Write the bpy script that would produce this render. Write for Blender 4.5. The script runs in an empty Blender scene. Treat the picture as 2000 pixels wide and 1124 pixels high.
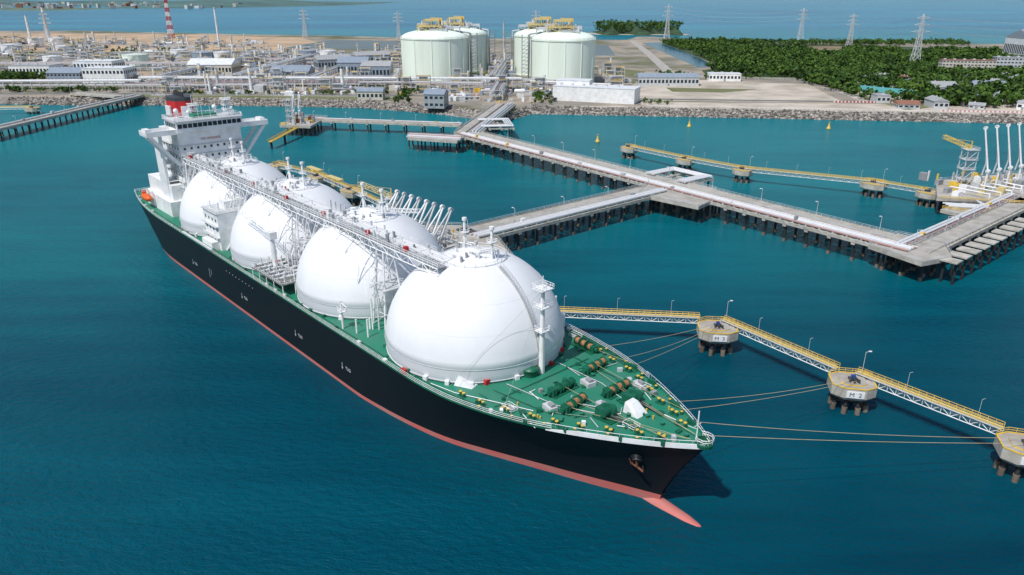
import bpy, math, random
import numpy as np
from mathutils import Vector, Matrix
random.seed(7); np.random.seed(7)
R_=random.uniform
sc=bpy.context.scene
# ------------------------------------------------------------------ materials
MATS={}
def mat(name,col,rough=.6,metal=0,var=.12,scale=.3,spec=.5,dirt=None,stretch=None,bump=0,dirt_amt=.35):
    if name in MATS: return MATS[name]
    m=bpy.data.materials.new(name); m.use_nodes=True
    nt=m.node_tree; b=nt.nodes['Principled BSDF']
    b.inputs['Roughness'].default_value=rough; b.inputs['Metallic'].default_value=metal
    b.inputs['Specular IOR Level'].default_value=spec
    tc=nt.nodes.new('ShaderNodeTexCoord'); mp=nt.nodes.new('ShaderNodeMapping')
    nt.links.new(tc.outputs['Object'],mp.inputs[0])
    if stretch: mp.inputs['Scale'].default_value=stretch
    no=nt.nodes.new('ShaderNodeTexNoise'); no.inputs['Scale'].default_value=scale; no.inputs['Detail'].default_value=6
    no.inputs['Roughness'].default_value=.65
    nt.links.new(mp.outputs[0],no.inputs['Vector'])
    cr=nt.nodes.new('ShaderNodeValToRGB')
    e=cr.color_ramp.elements
    c0=[max(0,c*(1-var)) for c in col]; c1=[min(1,c*(1+var)) for c in col]
    if dirt: c0=[col[i]*(1-dirt_amt)+dirt[i]*dirt_amt for i in range(3)]; 
    e[0].position=.32; e[0].color=(*c0,1); e[1].position=.62; e[1].color=(*c1,1)
    nt.links.new(no.outputs[0],cr.inputs[0]); nt.links.new(cr.outputs[0],b.inputs['Base Color'])
    if bump:
        bp=nt.nodes.new('ShaderNodeBump'); bp.inputs['Strength'].default_value=bump; bp.inputs['Distance'].default_value=.5
        nt.links.new(no.outputs[0],bp.inputs['Height']); nt.links.new(bp.outputs[0],b.inputs['Normal'])
    MATS[name]=m; return m
WHITE=mat('white_paint',(.78,.79,.79),.45,dirt=(.48,.46,.42),dirt_amt=.3,scale=.3)
DOME=mat('dome_white',(.80,.81,.83),.45,var=.02,scale=.07,dirt=(.60,.61,.62),dirt_amt=.3,stretch=(1,1,.45))
DOME2=mat('dome_skirt',(.66,.67,.70),.5,var=.03,scale=.1)
LGREY=mat('light_grey_steel',(.52,.54,.55),.5)
GREY=mat('grey_steel',(.28,.29,.30),.5)
DARK=mat('dark_steel',(.05,.055,.06),.5)
GLASS=mat('window_glass',(.02,.035,.045),.12)
GREEN=mat('deck_green',(.008,.165,.095),.55,var=.25,scale=.16,dirt=(.07,.22,.16),dirt_amt=.6,bump=.1)
GREEN2=mat('machinery_green',(.008,.11,.06),.45,var=.2)
HULL=mat('hull_black',(.005,.008,.011),.5,var=.5,scale=.5,spec=.22,stretch=(.12,.12,1),dirt=(.016,.018,.02),dirt_amt=.5)
BOOT=mat('boot_red',(.44,.10,.085),.6,var=.25,scale=.5,dirt=(.42,.25,.22),dirt_amt=.6,stretch=(.3,.3,1))
RED=mat('red_paint',(.5,.02,.02),.4)
ORANGE=mat('lifeboat_orange',(.75,.12,.015),.4)
YELLOW=mat('yellow_paint',(.70,.46,.05),.5,dirt=(.45,.32,.1),dirt_amt=.5,scale=.5)
CREAM=mat('catwalk_yellow',(.60,.48,.19),.6,dirt=(.5,.42,.25),dirt_amt=.5,scale=.5)
CONC=mat('concrete',(.46,.44,.39),.85,dirt=(.26,.23,.18),dirt_amt=.7,scale=.3)
CONC2=mat('road_concrete',(.41,.39,.35),.85,dirt=(.27,.245,.21),dirt_amt=.8,scale=.18)
PILE=mat('pile_black',(.02,.02,.022),.7,var=.4)
PILEG=mat('pile_fouled',(.16,.13,.10),.9,var=.4)
PIPE=mat('pipe_insulated',(.64,.65,.66),.35,var=.06)
PIPEP=mat('pipe_pink',(.36,.22,.20),.5)
RUST=mat('rust_brown',(.16,.06,.03),.7,var=.4,scale=1)
ROPE=mat('rope',(.42,.36,.22),.8)
BLUE=mat('blue_paint',(.02,.06,.25),.4)
TANK=mat('tank_pale_green',(.80,.89,.79),.55,var=.02,scale=.05,dirt=(.64,.70,.58),dirt_amt=.5,stretch=(1,1,.15))
ROOFB=mat('roof_bluegrey',(.25,.30,.36),.5)
ROOFT=mat('roof_teal',(.08,.30,.30),.5)
ROOFG=mat('roof_grey',(.34,.35,.36),.6)
ROOFR=mat('roof_brick',(.26,.12,.08),.7)
ROOFW=mat('roof_white',(.68,.70,.72),.5)
WALLC=mat('wall_cream',(.56,.53,.46),.7)
ROCK=mat('rock',(.20,.18,.16),.95,var=.5,scale=.35)
ASPH=mat('asphalt',(.16,.155,.15),.9)
SAND=mat('sand_pale',(.52,.46,.38),.95,dirt=(.30,.26,.20),dirt_amt=.9,scale=.03)
SANDT=mat('sand_tan',(.52,.36,.23),.95,dirt=(.26,.22,.15),dirt_amt=.9,scale=.012)
GRASS=mat('grass_olive',(.11,.13,.045),.95,dirt=(.25,.22,.13),dirt_amt=.7,scale=.03)
FLOOR=mat('forest_floor',(.03,.06,.02),.95,var=.3,scale=.02,dirt=(.10,.11,.05),dirt_amt=.5)
MARSH=mat('pond_dark',(.05,.06,.06),.25,var=.3,scale=.01)
CANAL=mat('canal_water',(.01,.08,.13),.2,spec=.2)
BARK=mat('bark',(.1,.075,.05),.9)
def leafmat():
    m=bpy.data.materials.new('foliage');m.use_nodes=True;nt=m.node_tree;b=nt.nodes['Principled BSDF'];b.inputs['Roughness'].default_value=.8
    b.inputs['Specular IOR Level'].default_value=.2
    g=nt.nodes.new('ShaderNodeNewGeometry');cr=nt.nodes.new('ShaderNodeValToRGB')
    tc=nt.nodes.new('ShaderNodeTexCoord');no=nt.nodes.new('ShaderNodeTexNoise');no.inputs['Scale'].default_value=.035;no.inputs['Detail'].default_value=4
    nt.links.new(tc.outputs['Object'],no.inputs['Vector'])
    mx=nt.nodes.new('ShaderNodeMath');mx.operation='MULTIPLY_ADD';mx.inputs[1].default_value=1.5;ml=nt.nodes.new('ShaderNodeMath');ml.operation='MULTIPLY_ADD';ml.inputs[1].default_value=.45;ml.inputs[2].default_value=-.3
    nt.links.new(g.outputs['Random Per Island'],ml.inputs[0]);nt.links.new(ml.outputs[0],mx.inputs[2]);nt.links.new(no.outputs[0],mx.inputs[0])
    e=cr.color_ramp.elements;e[0].position=.3;e[0].color=(.010,.035,.009,1);e[1].position=.95;e[1].color=(.085,.16,.025,1)
    nt.links.new(mx.outputs[0],cr.inputs[0]);nt.links.new(cr.outputs[0],b.inputs['Base Color'])
    return m
LEAF=leafmat()
def landmat():
    m=bpy.data.materials.new('ground_mixed');m.use_nodes=True;nt=m.node_tree;b=nt.nodes['Principled BSDF'];b.inputs['Roughness'].default_value=.95
    tc=nt.nodes.new('ShaderNodeTexCoord')
    def noise(s,d=6):
        no=nt.nodes.new('ShaderNodeTexNoise');no.inputs['Scale'].default_value=s;no.inputs['Detail'].default_value=d;nt.links.new(tc.outputs['Object'],no.inputs['Vector']);return no
    n1=noise(.009,9);n2=noise(.05)
    cr=nt.nodes.new('ShaderNodeValToRGB');el=cr.color_ramp.elements
    el[0].position=.3;el[0].color=(.08,.11,.04,1);el[1].position=.72;el[1].color=(.50,.37,.25,1)
    for p,c in [(.42,(.20,.19,.11,1)),(.50,(.30,.27,.23,1)),(.6,(.40,.33,.25,1))]:
        e=el.new(p);e.color=c
    nt.links.new(n1.outputs[0],cr.inputs[0])
    mx=nt.nodes.new('ShaderNodeMix');mx.data_type='RGBA';mx.blend_type='MULTIPLY';mx.inputs[0].default_value=.7
    cr2=nt.nodes.new('ShaderNodeValToRGB');cr2.color_ramp.elements[0].position=.3;cr2.color_ramp.elements[0].color=(.5,.52,.5,1);cr2.color_ramp.elements[1].position=.7;cr2.color_ramp.elements[1].color=(1.1,1.1,1.1,1)
    nt.links.new(n2.outputs[0],cr2.inputs[0]);nt.links.new(cr.outputs[0],mx.inputs[6]);nt.links.new(cr2.outputs[0],mx.inputs[7])
    nt.links.new(mx.outputs[2],b.inputs['Base Color']);return m
LAND=landmat()
def watermat():
    m=bpy.data.materials.new('sea_water');m.use_nodes=True;nt=m.node_tree;b=nt.nodes['Principled BSDF']
    b.inputs['Roughness'].default_value=.22;b.inputs['IOR'].default_value=1.33;b.inputs['Specular IOR Level'].default_value=.07
    tc=nt.nodes.new('ShaderNodeTexCoord')
    def noise(s,d,rot=None,sc=None):
        mp=nt.nodes.new('ShaderNodeMapping');nt.links.new(tc.outputs['Object'],mp.inputs[0])
        if sc: mp.inputs['Scale'].default_value=sc
        if rot: mp.inputs['Rotation'].default_value=(0,0,rot)
        no=nt.nodes.new('ShaderNodeTexNoise');no.inputs['Scale'].default_value=s;no.inputs['Detail'].default_value=d;nt.links.new(mp.outputs[0],no.inputs['Vector']);return no
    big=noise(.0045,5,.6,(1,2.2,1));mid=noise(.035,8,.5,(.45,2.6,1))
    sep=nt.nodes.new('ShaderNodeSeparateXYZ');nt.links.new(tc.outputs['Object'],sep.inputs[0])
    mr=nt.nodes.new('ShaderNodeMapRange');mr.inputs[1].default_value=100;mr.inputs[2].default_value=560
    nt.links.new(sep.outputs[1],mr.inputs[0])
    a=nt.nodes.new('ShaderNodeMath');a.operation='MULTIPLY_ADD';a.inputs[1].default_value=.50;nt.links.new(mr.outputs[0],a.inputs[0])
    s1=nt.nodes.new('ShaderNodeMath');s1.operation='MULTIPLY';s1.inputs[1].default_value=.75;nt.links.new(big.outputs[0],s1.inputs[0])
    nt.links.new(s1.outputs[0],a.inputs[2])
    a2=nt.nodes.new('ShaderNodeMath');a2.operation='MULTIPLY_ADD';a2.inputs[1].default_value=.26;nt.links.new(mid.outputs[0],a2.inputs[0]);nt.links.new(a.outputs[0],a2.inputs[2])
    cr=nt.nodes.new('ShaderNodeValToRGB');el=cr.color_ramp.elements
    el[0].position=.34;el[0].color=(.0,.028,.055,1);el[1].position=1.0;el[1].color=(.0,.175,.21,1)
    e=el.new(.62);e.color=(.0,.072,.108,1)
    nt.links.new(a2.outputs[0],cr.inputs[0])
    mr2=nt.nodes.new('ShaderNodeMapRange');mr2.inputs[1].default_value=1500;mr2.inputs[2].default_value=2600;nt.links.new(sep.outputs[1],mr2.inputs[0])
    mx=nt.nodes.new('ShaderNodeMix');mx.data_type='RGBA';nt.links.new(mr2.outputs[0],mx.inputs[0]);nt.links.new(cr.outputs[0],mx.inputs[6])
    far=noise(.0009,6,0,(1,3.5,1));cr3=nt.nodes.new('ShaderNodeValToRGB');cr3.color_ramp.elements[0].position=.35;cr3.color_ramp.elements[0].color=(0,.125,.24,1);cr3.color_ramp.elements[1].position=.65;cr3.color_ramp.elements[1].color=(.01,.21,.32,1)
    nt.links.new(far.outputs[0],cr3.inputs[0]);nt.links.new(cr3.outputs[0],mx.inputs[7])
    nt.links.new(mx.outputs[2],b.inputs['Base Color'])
    w1=noise(.35,4,.5,(1,2,1));w2=noise(1.6,3,.2,(1,1.6,1))
    ad=nt.nodes.new('ShaderNodeMath');ad.operation='MULTIPLY_ADD';ad.inputs[1].default_value=.35;nt.links.new(w2.outputs[0],ad.inputs[0]);nt.links.new(w1.outputs[0],ad.inputs[2])
    bp=nt.nodes.new('ShaderNodeBump');bp.inputs['Strength'].default_value=.8;bp.inputs['Distance'].default_value=1.0
    nt.links.new(ad.outputs[0],bp.inputs['Height']);nt.links.new(bp.outputs[0],b.inputs['Normal'])
    return m
SEA=watermat()
# ------------------------------------------------------------------ mesh builder
class MB:
    def __init__(s,flip=False): s.v=[];s.f=[];s.m=[];s.sm=[];s.mats=[];s.flip=flip
    def mi(s,m):
        if m not in s.mats: s.mats.append(m)
        return s.mats.index(m)
    def add(s,vs,fs,m,smooth=False):
        o=len(s.v);s.v.extend([tuple(p) for p in vs]);k=s.mi(m)
        for f in fs: s.f.append([i+o for i in f]);s.m.append(k);s.sm.append(smooth)
    def box(s,x0,x1,y0,y1,z0,z1,m):
        s.add([(x0,y0,z0),(x1,y0,z0),(x1,y1,z0),(x0,y1,z0),(x0,y0,z1),(x1,y0,z1),(x1,y1,z1),(x0,y1,z1)],
              [(0,3,2,1),(4,5,6,7),(0,1,5,4),(1,2,6,5),(2,3,7,6),(3,0,4,7)],m)
    def obox(s,cx,cy,z0,lx,ly,h,rz,m):
        c,n=math.cos(rz),math.sin(rz);P=[]
        for z in (z0,z0+h):
            for a,b in ((-1,-1),(1,-1),(1,1),(-1,1)):
                x,y=a*lx/2,b*ly/2;P.append((cx+x*c-y*n,cy+x*n+y*c,z))
        s.add(P,[(0,3,2,1),(4,5,6,7),(0,1,5,4),(1,2,6,5),(2,3,7,6),(3,0,4,7)],m)
    def beam(s,p,q,r,m,n=6,r2=None,caps=True):
        p=Vector(p);q=Vector(q);d=q-p
        if d.length<1e-5: return
        if r2 is None: r2=r
        d.normalize();u=d.orthogonal().normalized();w=d.cross(u);vs=[]
        for c,rr in ((p,r),(q,r2)):
            for i in range(n):
                a=2*math.pi*(i+.5)/n;vs.append(c+u*(rr*math.cos(a))+w*(rr*math.sin(a)))
        fs=[(i,(i+1)%n,n+(i+1)%n,n+i) for i in range(n)]
        s.add(vs,fs,m,n>=8)
        if caps: s.add(vs,[tuple(range(n))[::-1],tuple(range(n,2*n))],m)
    def bar(s,p,q,w,h,m):
        p=Vector(p);q=Vector(q);d=(q-p).normalized();up=Vector((0,0,1))
        if abs(d.z)>.95: up=Vector((0,1,0))
        u=d.cross(up).normalized();v=u.cross(d)
        vs=[c+u*(a*w/2)+v*(b*h/2) for c in (p,q) for a,b in ((-1,-1),(1,-1),(1,1),(-1,1))]
        s.add(vs,[(0,3,2,1),(4,5,6,7),(0,1,5,4),(1,2,6,5),(2,3,7,6),(3,0,4,7)],m)
    def prism(s,pts,z0,z1,m,mtop=None):
        n=len(pts);vs=[(x,y,z0) for x,y in pts]+[(x,y,z1) for x,y in pts]
        s.add(vs,[(i,(i+1)%n,n+(i+1)%n,n+i) for i in range(n)]+[tuple(range(n))[::-1]],m)
        s.add([(x,y,z1) for x,y in pts],[tuple(range(n))],mtop or m)
    def rev(s,cx,cy,prof,m,n=32,smooth=True,a0=0,a1=2*math.pi):
        vs=[];full=abs(a1-a0-2*math.pi)<1e-6;k=n if full else n+1
        for r,z in prof:
            for i in range(k):
                a=a0+(a1-a0)*i/n;vs.append((cx+r*math.cos(a),cy+r*math.sin(a),z))
        fs=[]
        for j in range(len(prof)-1):
            for i in range(n):
                i2=(i+1)%k;fs.append((j*k+i,j*k+i2,(j+1)*k+i2,(j+1)*k+i))
        s.add(vs,fs,m,smooth)
    def cyl(s,cx,cy,z0,z1,r,m,n=12): s.beam((cx,cy,z0),(cx,cy,z1),r,m,n)
    def ring(s,cx,cy,z,r,t,m,n=32):
        pts=[(cx+r*math.cos(2*math.pi*i/n),cy+r*math.sin(2*math.pi*i/n),z) for i in range(n)]
        for i in range(n): s.beam(pts[i],pts[(i+1)%n],t,m,5,caps=False)
    def path(s,pts,r,m,n=6):
        for a,b in zip(pts[:-1],pts[1:]): s.beam(a,b,r,m,n)
    def rail(s,pts,m,h=1.1,r=.06,step=2.5,levels=2):
        for a,b in zip(pts[:-1],pts[1:]):
            a=Vector(a);b=Vector(b);L=(b-a).length;k=max(1,int(L/step))
            for j in range(levels):
                z=Vector((0,0,h*(j+1)/levels));s.beam(a+z,b+z,r,m,4,caps=False)
            for i in range(k+1):
                p=a.lerp(b,i/k);s.beam(p,p+Vector((0,0,h)),r,m,4,caps=False)
    def truss(s,p,q,w,h,m,r=.15,step=4):
        p=Vector(p);q=Vector(q);d=(q-p);L=d.length;d.normalize();u=d.cross(Vector((0,0,1))).normalized();k=max(1,int(L/step))
        C=[u*(w/2),-u*(w/2)]
        for c in C:
            s.beam(p+c,q+c,r,m,4,caps=False);s.beam(p+c+Vector((0,0,h)),q+c+Vector((0,0,h)),r,m,4,caps=False)
            for i in range(k+1):
                a=p+d*(L*i/k)+c;s.beam(a,a+Vector((0,0,h)),r*.7,m,4,caps=False)
                if i<k:
                    b=p+d*(L*(i+1)/k)+c
                    if i%2: s.beam(a,b+Vector((0,0,h)),r*.7,m,4,caps=False)
                    else: s.beam(a+Vector((0,0,h)),b,r*.7,m,4,caps=False)
    def build(s,name,parent=None,loc=(0,0,0),rz=0):
        me=bpy.data.meshes.new(name)
        V=[(x,-y,z) for x,y,z in s.v] if s.flip else s.v
        me.from_pydata(V,[],s.f)
        for m in s.mats: me.materials.append(m)
        me.polygons.foreach_set('material_index',s.m);me.polygons.foreach_set('use_smooth',s.sm)
        me.update();me.validate()
        ob=bpy.data.objects.new(name,me);bpy.context.collection.objects.link(ob)
        ob.location=loc;ob.rotation_euler=(0,0,rz)
        if parent: ob.parent=parent
        return ob
def empty(name,loc=(0,0,0),rz=0):
    e=bpy.data.objects.new(name,None);bpy.context.collection.objects.link(e);e.location=loc;e.rotation_euler=(0,0,rz);return e
def text(name,body,size,m,loc,rot,parent,align='CENTER'):
    cu=bpy.data.curves.new(name,'FONT');cu.body=body;cu.size=size;cu.extrude=.02;cu.align_x=align;cu.align_y='CENTER';cu.materials.append(m)
    o=bpy.data.objects.new(name,cu);bpy.context.collection.objects.link(o);o.location=loc;o.rotation_euler=rot;o.parent=parent;return o
# ------------------------------------------------------------------ camera, sky, sun
cam=bpy.data.cameras.new('camera');cam.sensor_width=36;cam.lens=36*1422.8/2000;cam.clip_start=1;cam.clip_end=120000
co=bpy.data.objects.new('camera',cam);bpy.context.collection.objects.link(co);co.location=(0,0,97.5)
co.rotation_euler=(math.pi/2-math.atan(571.73/1422.8),0,0);sc.camera=co
to_sun=Vector((-.42,-.52,1.0)).normalized()
el=math.asin(to_sun.z);az=math.atan2(to_sun.x,to_sun.y)
w=bpy.data.worlds.new('World');sc.world=w;w.use_nodes=True;nt=w.node_tree
sky=nt.nodes.new('ShaderNodeTexSky');sky.sky_type='NISHITA';sky.sun_disc=False;sky.sun_elevation=el;sky.sun_rotation=az
nt.links.new(sky.outputs[0],nt.nodes['Background'].inputs[0]);nt.nodes['Background'].inputs[1].default_value=.115
sl=bpy.data.lights.new('sun','SUN');sl.energy=3.6;sl.angle=math.radians(.6);sl.color=(1,.965,.92)
so=bpy.data.objects.new('sun',sl);bpy.context.collection.objects.link(so);so.rotation_euler=to_sun.to_track_quat('Z','Y').to_euler()
sc.view_settings.view_transform='Standard'
try: sc.view_settings.look='None'
except: pass
# ------------------------------------------------------------------ sea and land
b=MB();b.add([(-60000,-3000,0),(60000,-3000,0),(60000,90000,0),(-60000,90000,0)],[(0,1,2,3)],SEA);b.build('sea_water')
shore=[(-3000,735),(-489,711),(-402,704),(-291,704),(-211,697),(-142,687),(-102,668),(-63,647),(-17,613),(-4,613),(18,650),(111,639),(216,625),(318,611),(416,598),(3000,250)]
top=[(-3000,752),(-489,728),(-402,721),(-291,720),(-211,713),(-142,703),(-96,682),(-52,662),(-22,628),(2,628),(14,667),(113,654),(218,640),(321,626),(420,613),(3000,266)]
back=[(3000,1250),(1500,1480),(1032,1544),(745,1593),(560,1610),(435,1640),(340,1830),(300,1835),(255,1700),(170,1702),(20,1740),(-238,1784),(-424,1873),(-640,1930),(-901,2024),(-1193,2139),(-1420,2139),(-1900,2350),(-4000,2600)]
def sheet(name,pts,z,m,parent=None):
    from mathutils.geometry import tessellate_polygon
    t=tessellate_polygon([[Vector((x,y,0)) for x,y in pts]])
    b=MB();b.add([(x,y,z) for x,y in pts],[tuple(q) for q in t],m);return b.build(name,parent)
sheet('land',top+back,5,LAND)
b=MB()
for i in range(len(shore)-1):
    a,c=shore[i],shore[i+1];d_,e=top[i+1],top[i]
    b.add([(a[0],a[1],-1.5),(c[0],c[1],-1.5),(d_[0],d_[1],5.3),(e[0],e[1],5.3)],[(0,1,2,3)],ROCK)
def rock(b,x,y,z,r):
    vs=[];
    for p in ((1,0,0),(-1,0,0),(0,1,0),(0,-1,0),(0,0,1),(0,0,-1)): 
        k=r*R_(.6,1.25);vs.append((x+p[0]*k+R_(-.3,.3)*r,y+p[1]*k+R_(-.3,.3)*r,z+p[2]*k*.8))
    b.add(vs,[(0,2,4),(2,1,4),(1,3,4),(3,0,4),(2,0,5),(1,2,5),(3,1,5),(0,3,5)],random.choice(RK))
RK=[ROCK,mat('rock_light',(.36,.33,.29),.95,var=.4),mat('rock_dark',(.10,.09,.08),.95,var=.4)]
for i in range(1,len(shore)-1):
    a,c=shore[i],shore[i+1]
    if i==len(shore)-2: c=(900,532)
    L=math.dist(a,c)
    for k in range(int(L*6.0)):
        u=random.random();w_=random.random()**.8
        sx=a[0]+(c[0]-a[0])*u;sy=a[1]+(c[1]-a[1])*u
        ex=top[i][0]+(top[i+1][0]-top[i][0])*u;ey=top[i][1]+(top[i+1][1]-top[i][1])*u
        if i==len(shore)-2: ex,ey=sx+4,sy+15
        rock(b,sx+(ex-sx)*w_,sy+(ey-sy)*w_,-1.2+6.6*w_,R_(.7,1.9))
b.build('rock_revetment')
def strip(name,pts,wid,z,m):
    b=MB();L=[];Rr=[]
    for i,p in enumerate(pts):
        p=Vector(p);q=Vector(pts[min(i+1,len(pts)-1)])-Vector(pts[max(i-1,0)]);q.normalize();n=Vector((-q.y,q.x))*wid/2
        L.append((*(p+n),z));Rr.append((*(p-n),z))
    k=len(pts);b.add(L+Rr,[(i,i+1,k+i+1,k+i) for i in range(k-1)],m);return b.build(name)
sheet('sand_yard',[(118,700),(307,690),(330,838),(156,905)],5.04,SAND)
sheet('beach_sand',[(30,668),(113,657),(218,643),(321,629),(420,616),(900,555),(900,640),(430,680),(320,680),(120,695),(116,668)],5.02,SAND)
sheet('grass',[(-372,725),(-211,718),(-142,708),(-110,700),(-110,735),(-372,752)],5.03,GRASS)
sheet('grass',[(150,925),(175,985),(130,1040),(100,930)],5.03,GRASS)
sheet('grass',[(165,770),(215,762),(260,790),(165,805)],5.055,GRASS)
sheet('grass',[(340,640),(430,690),(650,650),(900,700),(900,960),(640,930),(480,890),(340,890)],5.035,GRASS)
sheet('construction_sand',[(-1700,1500),(-900,1350),(-430,1330),(-380,1560),(-500,1800),(-900,1950),(-1600,2050)],5.03,SANDT)
sheet('tan_field',[(-330,930),(-180,930),(-150,1250),(-330,1300)],5.02,SANDT)
sheet('pond_water',[(-430,1420),(-130,1380),(-110,1600),(-400,1700)],5.06,MARSH)
sheet('pond_water',[(90,1250),(170,1250),(190,1520),(100,1520)],5.06,MARSH)
sheet('brown_field',[(400,1390),(640,1360),(640,1480),(400,1500)],5.06,mat('field_brown',(.2,.15,.09),.95,var=.3,scale=.02))
sheet('canal_water',[(270,1600),(308,1600),(300,1300),(286,1060),(255,1040),(262,1300)],5.05,CANAL)
sheet('forest_floor',[(310,1600),(300,1300),(290,1040),(250,1000),(240,930),(330,905),(480,890),(640,930),(900,1000),(900,1350),(700,1520),(560,1570)],5.045,FLOOR)
strip('causeway_road',[(262,1680),(232,1300),(205,1000),(180,905),(150,860),(118,760),(112,700)],14,5.08,CONC2)
strip('service_road',[(-600,752),(-372,756),(-110,742),(-80,735),(-30,745),(60,735),(112,715),(320,694),(600,655)],9,5.09,ASPH)
strip('service_road',[(-380,900),(-200,900),(-60,860),(20,780)],8,5.10,ASPH)
strip('service_road',[(-160,745),(-150,1100),(-140,1350)],8,5.11,CONC2)
strip('dirt_road',[(330,700),(350,850),(420,900),(700,930)],9,5.10,SAND)
def hills(name,x0,x1,y0,y1,h,m,n=60,k=6):
    b=MB();vs=[];fs=[]
    ph=[R_(0,6) for _ in range(6)]
    for j in range(k+1):
        for i in range(n+1):
            u=i/n;x=x0+(x1-x0)*u;y=y0+(y1-y0)*j/k
            e=math.sin(math.pi*min(1,j/k))*min(1,u*8,(1-u)*8)
            z=h*e*(.55+.25*math.sin(u*9+ph[0])+.15*math.sin(u*23+ph[1])+.1*math.sin(u*51+ph[2]))
            vs.append((x+R_(-1,1)*(x1-x0)/n*.3,y+math.sin(u*17+ph[3])*(y1-y0)*.15,max(z,-.5) if j not in(0,k) else -.5))
    for j in range(k):
        for i in range(n): a=j*(n+1)+i;fs.append((a,a+1,a+n+2,a+n+1))
    b.add(vs,fs,m,True);return b.build(name)
HAZE=mat('distant_hill',(.07,.14,.13),.95,var=.3,scale=.002)
hills('distant_hills',-9000,-1600,6600,11000,60,HAZE)
hills('distant_hills',-6500,-3000,5200,6300,14,mat('distant_town_ground',(.10,.15,.11),.9,var=.5,scale=.01))
b=MB()
for i in range(260):
    x=R_(-6000,-2300);y=R_(5500,8000);b.obox(x,y,2,R_(15,50),R_(15,40),R_(12,32),R_(0,1),random.choice([ROOFW,WALLC,ROOFG,ROOFR]))
b.build('distant_town')
hills('island_hill',228,460,2010,2230,32,mat('island_green',(.03,.06,.025),.95,var=.5,scale=.04),40,8)
sheet('island_beach',[(150,2120),(235,2010),(450,2000),(480,2060),(300,2040),(190,2140)],.4,SAND)
# ------------------------------------------------------------------ vegetation
def treemass(name,P,q=44,rc=4.2,trunks=False):
    n=len(P);N=n*q
    base=np.repeat(P,q,axis=0);sc_=base[:,3:4]
    d=np.random.normal(size=(N,3));d/=np.linalg.norm(d,axis=1)[:,None]
    lob=np.random.normal(size=(n,4,3))*np.array([.55,.55,.35]);idx=np.random.randint(0,4,N)
    lo=lob[np.repeat(np.arange(n),q),idx]
    rad=np.random.uniform(.35,.75,(N,1))
    off=(lo+d*rad)*rc*sc_;off[:,2]*=.8
    c=base[:,:3]+off;c[:,2]+=(5.2*sc_[:,0])
    u=np.random.normal(size=(N,3));u/=np.linalg.norm(u,axis=1)[:,None]
    nn=d+np.random.normal(size=(N,3))*.35;v=np.cross(nn,u);v/=np.linalg.norm(v,axis=1)[:,None]+1e-6;u=np.cross(v,nn);u/=np.linalg.norm(u,axis=1)[:,None]+1e-6
    s_=np.random.uniform(.55,1.15,(N,1))*sc_
    V=np.stack([c-u*s_-v*s_*.7,c+u*s_-v*s_,c+u*s_*.8+v*s_,c-u*s_+v*s_*.9],1).reshape(-1,3)
    F=[tuple(r) for r in (np.arange(N)[:,None]*4+np.arange(4)[None,:]).tolist()]
    b=MB();b.add(V.tolist(),F,LEAF)
    if trunks:
        for x,y,z,s in P:
            b.beam((x,y,z-.3),(x+R_(-.4,.4),y,z+5*s),.35*s,BARK,5,r2=.15*s)
            for k in range(3): b.beam((x,y,z+2.6*s),(x+R_(-2,2)*s,y+R_(-2,2)*s,z+5.5*s),.16*s,BARK,4,r2=.06)
    return b.build(name)
def inpoly(x,y,p):
    c=False
    for i in range(len(p)):
        x1,y1=p[i];x2,y2=p[i-1]
        if (y1>y)!=(y2>y) and x<(x2-x1)*(y-y1)/(y2-y1)+x1: c=not c
    return c
fp=[(305,1590),(305,1300),(292,1050),(262,1000),(250,945),(330,915),(480,900),(640,935),(820,990),(820,1300),(640,1350),(400,1380),(400,1510),(520,1560)]
clear=[(R_(300,760),R_(930,1350),R_(14,42)) for _ in range(14)]
P=[]
while len(P)<4600:
    x,y=R_(250,820),R_(900,1590)
    if inpoly(x,y,fp) and not any((x-a)**2+((y-c)*.8)**2<r*r for a,c,r in clear): P.append((x,y,5,random.choice([R_(.6,1.0),R_(.9,1.6)])))
treemass('forest_trees',np.array(P),q=36)
P=[(R_(400,900),R_(1500,1575),5,R_(.8,1.3)) for i in range(500)]
treemass('coastal_trees',np.array(P),q=26)
P=[]
for i in range(300):
    P.append((R_(232,455),R_(2040,2190),R_(3,22),R_(1,1.6)))
treemass('island_trees',np.array(P),q=30)
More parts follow.
